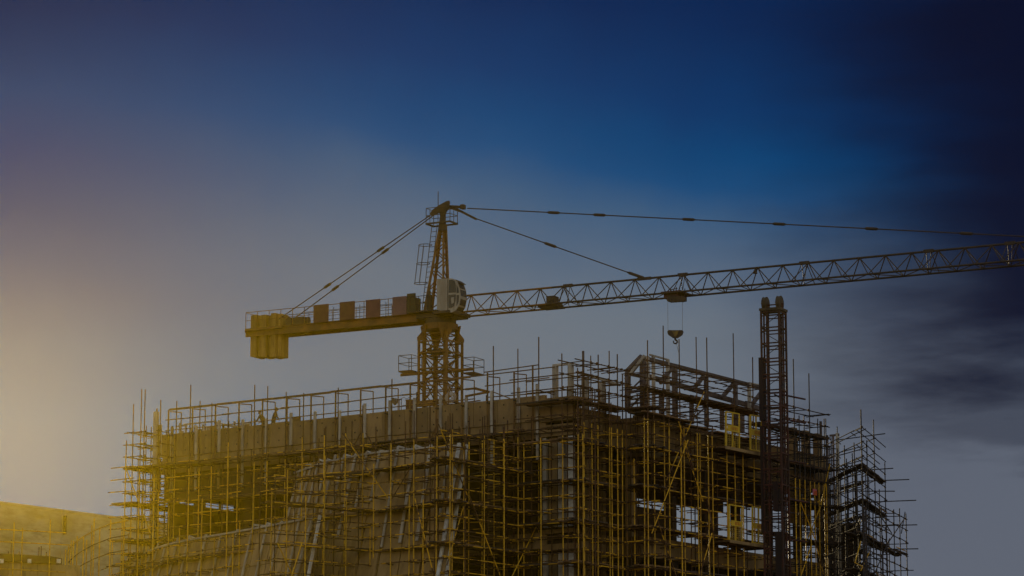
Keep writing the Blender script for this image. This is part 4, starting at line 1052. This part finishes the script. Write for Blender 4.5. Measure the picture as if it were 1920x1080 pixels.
for u_ in (-.42, .42):
    c = hq(u_, -.1, zy(570, hm0))
    w = obj('pulley', MB().wheel(c, m1, .42, .2, 24), M['wheel'], ho_)
    for a in range(6):
        dd = m2*math.cos(a*math.pi/3)+UP*math.sin(a*math.pi/3)
        bar('spoke', c-m1*.115, c-m1*.115+dd*.38, .05, .03, HDk, w, up=m1)
    obj('pulley_bracket', MB().beam(hq(u_-.14, -.1, zht+.1), hq(u_-.14, -.1, c.z), .05, .14).beam(hq(u_+.14, -.1, zht+.1), hq(u_+.14, -.1, c.z), .05, .14), HR, ho_)
rod('axle', hq(-.55, -.1, zy(572, hm0)), hq(.55, -.1, zy(572, hm0)), .035, HR, ho_)
for (y0, y1, u_, w_) in ((672, 790, -.62, .24), (800, 1000, -.6, .14), (905, 960, .1, .3), (1000, 1085, .2, .35)):
    obj('lift_panel', MB().prism([hq(u_-.06, -hs_-.12, zy(y1, hm0)), hq(u_+w_-.06, -hs_-.12, zy(y1, hm0)), hq(u_+w_-.06, -.1, zy(y1, hm0)), hq(u_-.06, -.1, zy(y1, hm0))], (0, 0, zy(y0, hm0)-zy(y1, hm0))), HDk, ho_)
for y in (740, 785, 862, 935, 1010):
    zz_ = zy(y, hm0); rod('wall_tie', hq(0, 0, zz_), hq(-.4, 2.4, zz_+.1), .05, HR, ho_); rod('wall_tie', hq(.4, .3, zz_), hq(.9, 2.4, zz_), .05, HR, ho_)

# ================================================================== YELLOW LANDING GATES, PLATES, ROOF THINGS
GY, GMs = M['gate_yellow'], M['mesh_yellow']
GA = P(-3.35, 10)
def ga(px, py, o=0.0): A = GA+nR*o; return on(px, py, A, A+uR)
def gate(label, x0, x1, yt, yb, board):
    c = ga((x0+x1)/2, yb); g_ = thing('landing_gate', label, 'gate', c, 'yellow landing gates beside the hoist')
    sl = .17
    def gp_(x, y): return ga(x, y+(x-x0)*sl)
    for x in (x0, (x0+x1)/2, x1):
        bar('gate_post', gp_(x, yb), gp_(x, yt), .11 if x == x0 else .07, .07, GY, g_, up=nR)
    for f in (0, .5, 1):
        y = yt+(yb-yt)*f; bar('gate_rail', gp_(x0, y), gp_(x1, y), .06, .07, GY, g_)
    # mesh infill, wires one by one in a single cheap part
    mb = MB(); n_ = 7
    for i in range(1, n_): x = x0+(x1-x0)*i/n_; mb.tube(gp_(x, yb), gp_(x, yt+(yb-yt)*.5), .017, 4)
    for i in range(1, 9): y = yb-(yb-yt)*.5*i/9; mb.tube(gp_(x0, y), gp_(x1, y), .015, 4)
    me_ = obj('mesh_infill', mb, GMs, g_); me_['kind'] = 'stuff'
    bx0, bx1, by0, by1 = board
    q = [gp_(bx0, by0), gp_(bx1, by0), gp_(bx1, by1), gp_(bx0, by1)]
    q = [v+nR*.06 for v in q]
    bd = obj('notice_board', MB().prism(q, nR*.03), GY, g_)
    mb = MB(); n_ = 4
    for i in range(n_):          # faded red characters too small to read
        x = bx0+(bx1-bx0)*(.36+.14*i); ym = (by0+by1)/2
        for (a_, b_, c2, d2) in ((-1, -2, 1, -2), (0, -3.2, 0, 3), (-1.1, .6, 1.1, .4), (-.8, 2.6, 1, 2.4)):
            j_ = rnd.uniform(-.4, .4); mb.beam(gp_(x+a_*.8, ym+b_+j_)+nR*.095, gp_(x+c2*.8, ym+d2+j_)+nR*.095, .01, .025)
    lt = obj('lettering', mb, M['sign_red'], bd)
    return g_
gate('left yellow gate of the upper pair, beside the red hoist mast', 1361, 1386, 772, 840, (1362, 1384, 796, 808))
gate('right yellow gate of the upper pair, almost touching the red hoist mast', 1407, 1428, 778, 843, (1406, 1426, 804, 816))
gate('left yellow gate of the lower pair, above the pale platform edge', 1367, 1391, 946, 1012, (1369, 1389, 975, 985))
gate('right yellow gate of the lower pair, above the pale platform edge', 1411, 1433, 950, 1018, (1411, 1432, 980, 991))
for (x0, y0, x1, y1, lab) in ((1355, 838, 1432, 853, 'upper landing platform of boards under the upper yellow gates'), (1364, 1014, 1441, 1031, 'lower landing platform of pale boards under the lower yellow gates')):
    a_, b_ = ga(x0, y0, .1), ga(x1, y1, .1); b_.z = a_.z; pl = thing('landing_platform', lab, 'platform', a_.copy())
    for i in range(6): 
        o = -nR*(.26*i); bar('plank', a_+o, b_+o+uR*rnd.uniform(-.1, .15), .24, .09, M['plank'], pl)
    bar('edge_board', a_+nR*.16-Vector((0, 0, .02)), b_+nR*.16-Vector((0, 0, .02)), .04, .17, M['concrete'], pl)
    for f in (.1, .5, .9): q_ = a_.lerp(b_, f)-Vector((0, 0, .12)); rod('bearer', q_+nR*.2, q_-nR*1.6, .045, M['brown_pole'], pl)
def ck(px, py, o): return on(px, py, P(0, 4.85-o), P(1, 4.85-o))
tgp = [ck(x, y, .18) for x, y in ((1199.5, 832), (1205, 832.5), (1205, 840.5), (1199.5, 840))]
pk = obj('tag_plate', MB().prism(tgp, nL*.02), M['white_steel']); tag(pk, 'small white square plate on the tan concrete cheek of the right wing', 'plate')
for x, y in ((1201, 834.5), (1203.5, 834.7), (1202.3, 838)): obj('plate_hole', MB().box(ck(x, y, .21), uL*.045, nL*.012, (0, 0, .045)), M['dark_pole'], pk)
pp = [ga(x, y, .05) for x, y in ((1523.5, 916.5), (1531, 918), (1531, 929.5), (1523.5, 928))]
tag(obj('pink_plate', MB().prism(pp, nR*.02), M['pink']), 'small faded pink plate tied to the dark scaffold right of the hoist', 'plate')
obj('plate_mark', MB().prism([v+nR*.025+(pp[2]-v)*.28 for v in pp], nR*.008), M['sign_red'], bpy.data.objects['pink_plate'])
# roof deck behind the parapet
zrf = zt-.85
slab(.4, AL-.3, .3, 12, zrf-.3, zrf, 'dark_concrete', 'roof_deck')
def rf(px, b): A = P(0, b); p = on(px, 780, A, A+uL); p.z = zrf; return p
# timber posts, boards and small frames on the left part of the roof
rb = thing('roof_formwork', 'row of tan boards and short white posts standing on the left end of the roof', 'formwork', rf(420, 1.6))
for px, w, h, b in ((352, .8, 1.15, 2.5), (372, .5, 1.4, 2.4), (398, .7, 1.5, 2.6), (430, .9, 1.35, 2.8), (462, .8, 1.45, 2.5), (486, .5, 1.3, 2.5), (525, 1.3, 1.28, 2.2), (556, .55, 1.4, 1.6), (575, 1.6, 1.1, 2.4)):
    p = rf(px, b); obj('board', MB().box(p+Vector((0, 0, h/2)), uL*w, uR*.1, (0, 0, h)), M['concrete'], rb)
for px in (338, 343, 349, 359, 366, 381, 386, 392, 406, 412, 419, 424, 440, 448, 456, 470, 478):
    b = rnd.uniform(1.0, 2.0); p = rf(px, b); h = rnd.uniform(1.2, 1.75); bar('post', p, p+Vector((0, 0, h)), .1, .1, M['pale_paint' if rnd.random() < .7 else 'brown_pole'], rb, up=uL)
for (x0, y0, x1, y1) in ((345, 796, 402, 790), (402, 792, 450, 801), (420, 797, 452, 803), (440, 800, 470, 793), (330, 800, 350, 797)):
    A = P(0, 1.5); bar('post', on(x0, y0, A, A+uL), on(x1, y1, A, A+uL), .09, .08, M['pale_paint'], rb)
# flood lamp, box, cable
def rz(px, py, b): A = P(0, b); return on(px, py, A, A+uL)
fl = thing('flood_lamp', 'small flood lamp on a stand on the roof, left of the crane mast', 'lamp', rf(747, 1.5))
c = rz(744, 751, 1.5); ax = Vector((-.75, -.45, -.35)).normalized()
obj('lamp_head', MB().tube(c-ax*.08, c+ax*.16, .09, 14, .21).tube(c+ax*.16, c+ax*.19, .22, 14), M['lamp_metal'], fl)
for px in (749, 752.5): q_ = rz(px, 748, 1.5); rod('lamp_stand', Vector((q_.x, q_.y, zrf)), q_, .022, M['brown_pole'], fl)
rod('lamp_arm', c, rz(753, 748, 1.5), .03, M['brown_pole'], fl)
obj('cable', MB().path([rz(x, y, 1.5) for x, y in ((753, 747), (757, 745), (763, 748), (769, 744), (773, 743))], .014), M['cable'], fl)
p = rf(768, 1.5); h_ = rz(768, 751, 1.5).z-zrf
tag(obj('switch_box', MB().box(p+Vector((0, 0, h_/2)), uL*.32, uR*.3, (0, 0, h_)).box(p+Vector((0, 0, h_+.02)), uL*.38, uR*.36, (0, 0, .04)), M['board_brown']), 'dark brown switch box on the roof between the flood lamp and crane', 'box')
# coil of hose by the mast
cl_ = MB(); cc = rz(843, 745, 1.2)
for k_ in range(4):
    r_ = .16+.07*k_; cl_.path([cc+uL*(r_*math.cos(a*.45))+UP*(r_*.8*math.sin(a*.45))+uR*.03*k_ for a in range(15)], .025, 5)
tag(obj('hose_coil', cl_, M['pale_paint']), 'pale coil of hose hanging on the crane mast foot above the roof', 'hose')
# folded steel arm to the right of the mast
bm_ = thing('steel_arm', 'rusty hinged steel arm lying level on the roof right of the crane mast', 'steel arm', rf(900, 1.4))
for (x0, y0, x1, y1, w) in ((889, 728, 917, 735, .14), (873, 730, 893, 728, .1), (873, 743, 905, 737, .1), (905, 737, 917, 735, .1), (870, 755, 900, 751, .05)):
    bar('arm_bar', rz(x0, y0, 1.4), rz(x1, y1, 1.4), .12, w, CY, bm_)
rod('arm_pin', rz(890, 730, 1.4), rz(889, 724, 1.4), .04, CD, bm_)
for px in (876, 912): q_ = rz(px, 741, 1.4); rod('arm_leg', Vector((q_.x, q_.y, zrf)), q_, .035, CD, bm_)

# ================================================================== WORKERS
def person(px, head_y, b, yaw, label, lean=.15, arms=((.28, .25), (.3, .2))):
    A = P(0, b); p = on(px, head_y, A, A+uL); H = 1.72; base = Vector((p.x, p.y, p.z-H+.04))
    root = thing('person', label, 'person', base, 'workers on the roof')
    f = Vector((math.sin(yaw), math.cos(yaw), 0)); r = Vector((f.y, -f.x, 0))
    def q_(s, fw, up): return base+r*s+f*fw+UP*up
    pts, rad, ed = [], [], []
    def add(v, ra, par=None):
        pts.append(v); rad.append(ra); i = len(pts)-1
        if par is not None: ed.append((par, i))
        return i
    pel = add(q_(0, 0, .95), (.2, .15)); w1 = add(q_(0, lean*.3, 1.12), (.19, .14), pel); ch = add(q_(0, lean*.8, 1.32), (.23, .16), w1); nk = add(q_(0, lean, 1.46), (.07, .07), ch)
    hd = add(q_(0, lean*1.15, 1.53), (.06, .06), nk)
    for sd_, ar in ((-1, arms[0]), (1, arms[1])):
        sh = add(q_(.17*sd_, lean*.85, 1.40), (.075, .075), ch); el2 = add(q_(.27*sd_, lean+ar[0]*.5, 1.16), (.052, .052), sh); wr = add(q_(.2*sd_, lean+ar[0]+ar[1], 1.08), (.035, .035), el2)
        hp_ = add(q_(.095*sd_, 0, .9), (.095, .095), pel); kn = add(q_(.1*sd_, .04, .5), (.065, .065), hp_); an = add(q_(.11*sd_, -.02, .09), (.045, .045), kn); add(q_(.12*sd_, .16, .04), (.04, .03), an)
    me = bpy.data.meshes.new('body'); c0 = base
    me.from_pydata([tuple(v-c0) for v in pts], ed, []); me.materials.append(M['cloth_dark'])
    o = bpy.data.objects.new('body', me); COL.objects.link(o); o.parent = root
    md = o.modifiers.new('skin', 'SKIN'); sl_ = me.skin_vertices[0].data
    for i, ra in enumerate(rad): sl_[i].radius = ra
    sl_[0].use_root = True
    sb = o.modifiers.new('sub', 'SUBSURF'); sb.levels = 1; sb.render_levels = 1
    # head with brow, nose, chin and ears
    hc_ = q_(0, lean*1.2+.02, 1.63); mb = MB(); rings = []
    for a in range(9):
        ph = -math.pi/2+math.pi*a/8; rr = math.cos(ph); zz_ = .115*math.sin(ph)
        ring = []
        for k in range(14):
            th = 2*math.pi*k/14; fx, sx = math.cos(th), math.sin(th)
            w_ = .078-(.016 if zz_ < -.03 else 0)
            nose = .022*max(0, fx)**14 if abs(zz_+.015) < .035 else 0
            ring.append(hc_+f*((.094*fx)*max(rr, .06)+nose)+r*(w_*sx*max(rr, .06))+UP*zz_)
        rings.append(ring)
    mb.quad_ring(rings)
    for s in (-1, 1): mb.box(hc_+r*.08*s-UP*.01, r*.02, f*.04, UP*.06)
    hd_ = obj('head', mb, M['skin'], root, smooth=True)
    hh_ = MB(); rings = []
    for a in range(5):
        ph = math.pi/2*a/4*.98+.12; rr = math.cos(ph)
        rings.append([hc_+UP*(.015+.128*math.sin(ph))+f*(.104*math.cos(t_)*rr-.01)+r*(.09*math.sin(t_)*rr) for t_ in [2*math.pi*k/14 for k in range(14)]])
    hh_.quad_ring(rings); obj('hair', hh_, M['dark_pole'], root, smooth=True)
    for sd_, ar in ((-1, arms[0]), (1, arms[1])):
        wr = q_(.2*sd_, lean+ar[0]+ar[1], 1.08); mb = MB()
        mb.beam(wr, wr+f*.09-UP*.02, .075, .035)
        for i in range(4): b0 = wr+f*.09-UP*.02+r*(.028-.019*i); L_ = (.07, .078, .074, .058)[i]; mb.tube(b0, b0+f*L_*.55-UP*.012, .009, 5).tube(b0+f*L_*.55-UP*.012, b0+f*L_*.85-UP*.04, .008, 5)
        mb.tube(wr+f*.03-r*sd_*.035, wr+f*.08-r*sd_*.065-UP*.01, .01, 5)
        obj('hand', mb, M['skin'], root)
    return root
person(512.5, 766, 3.0, R(70), 'worker in dark jacket on the roof, head and shoulders above the boards', .14, ((.06, .08), (.05, .1)))
person(497, 771, 3.4, R(-60), 'worker bending forward on the roof, half hidden behind a white post', .3, ((.08, .1), (.1, .08)))
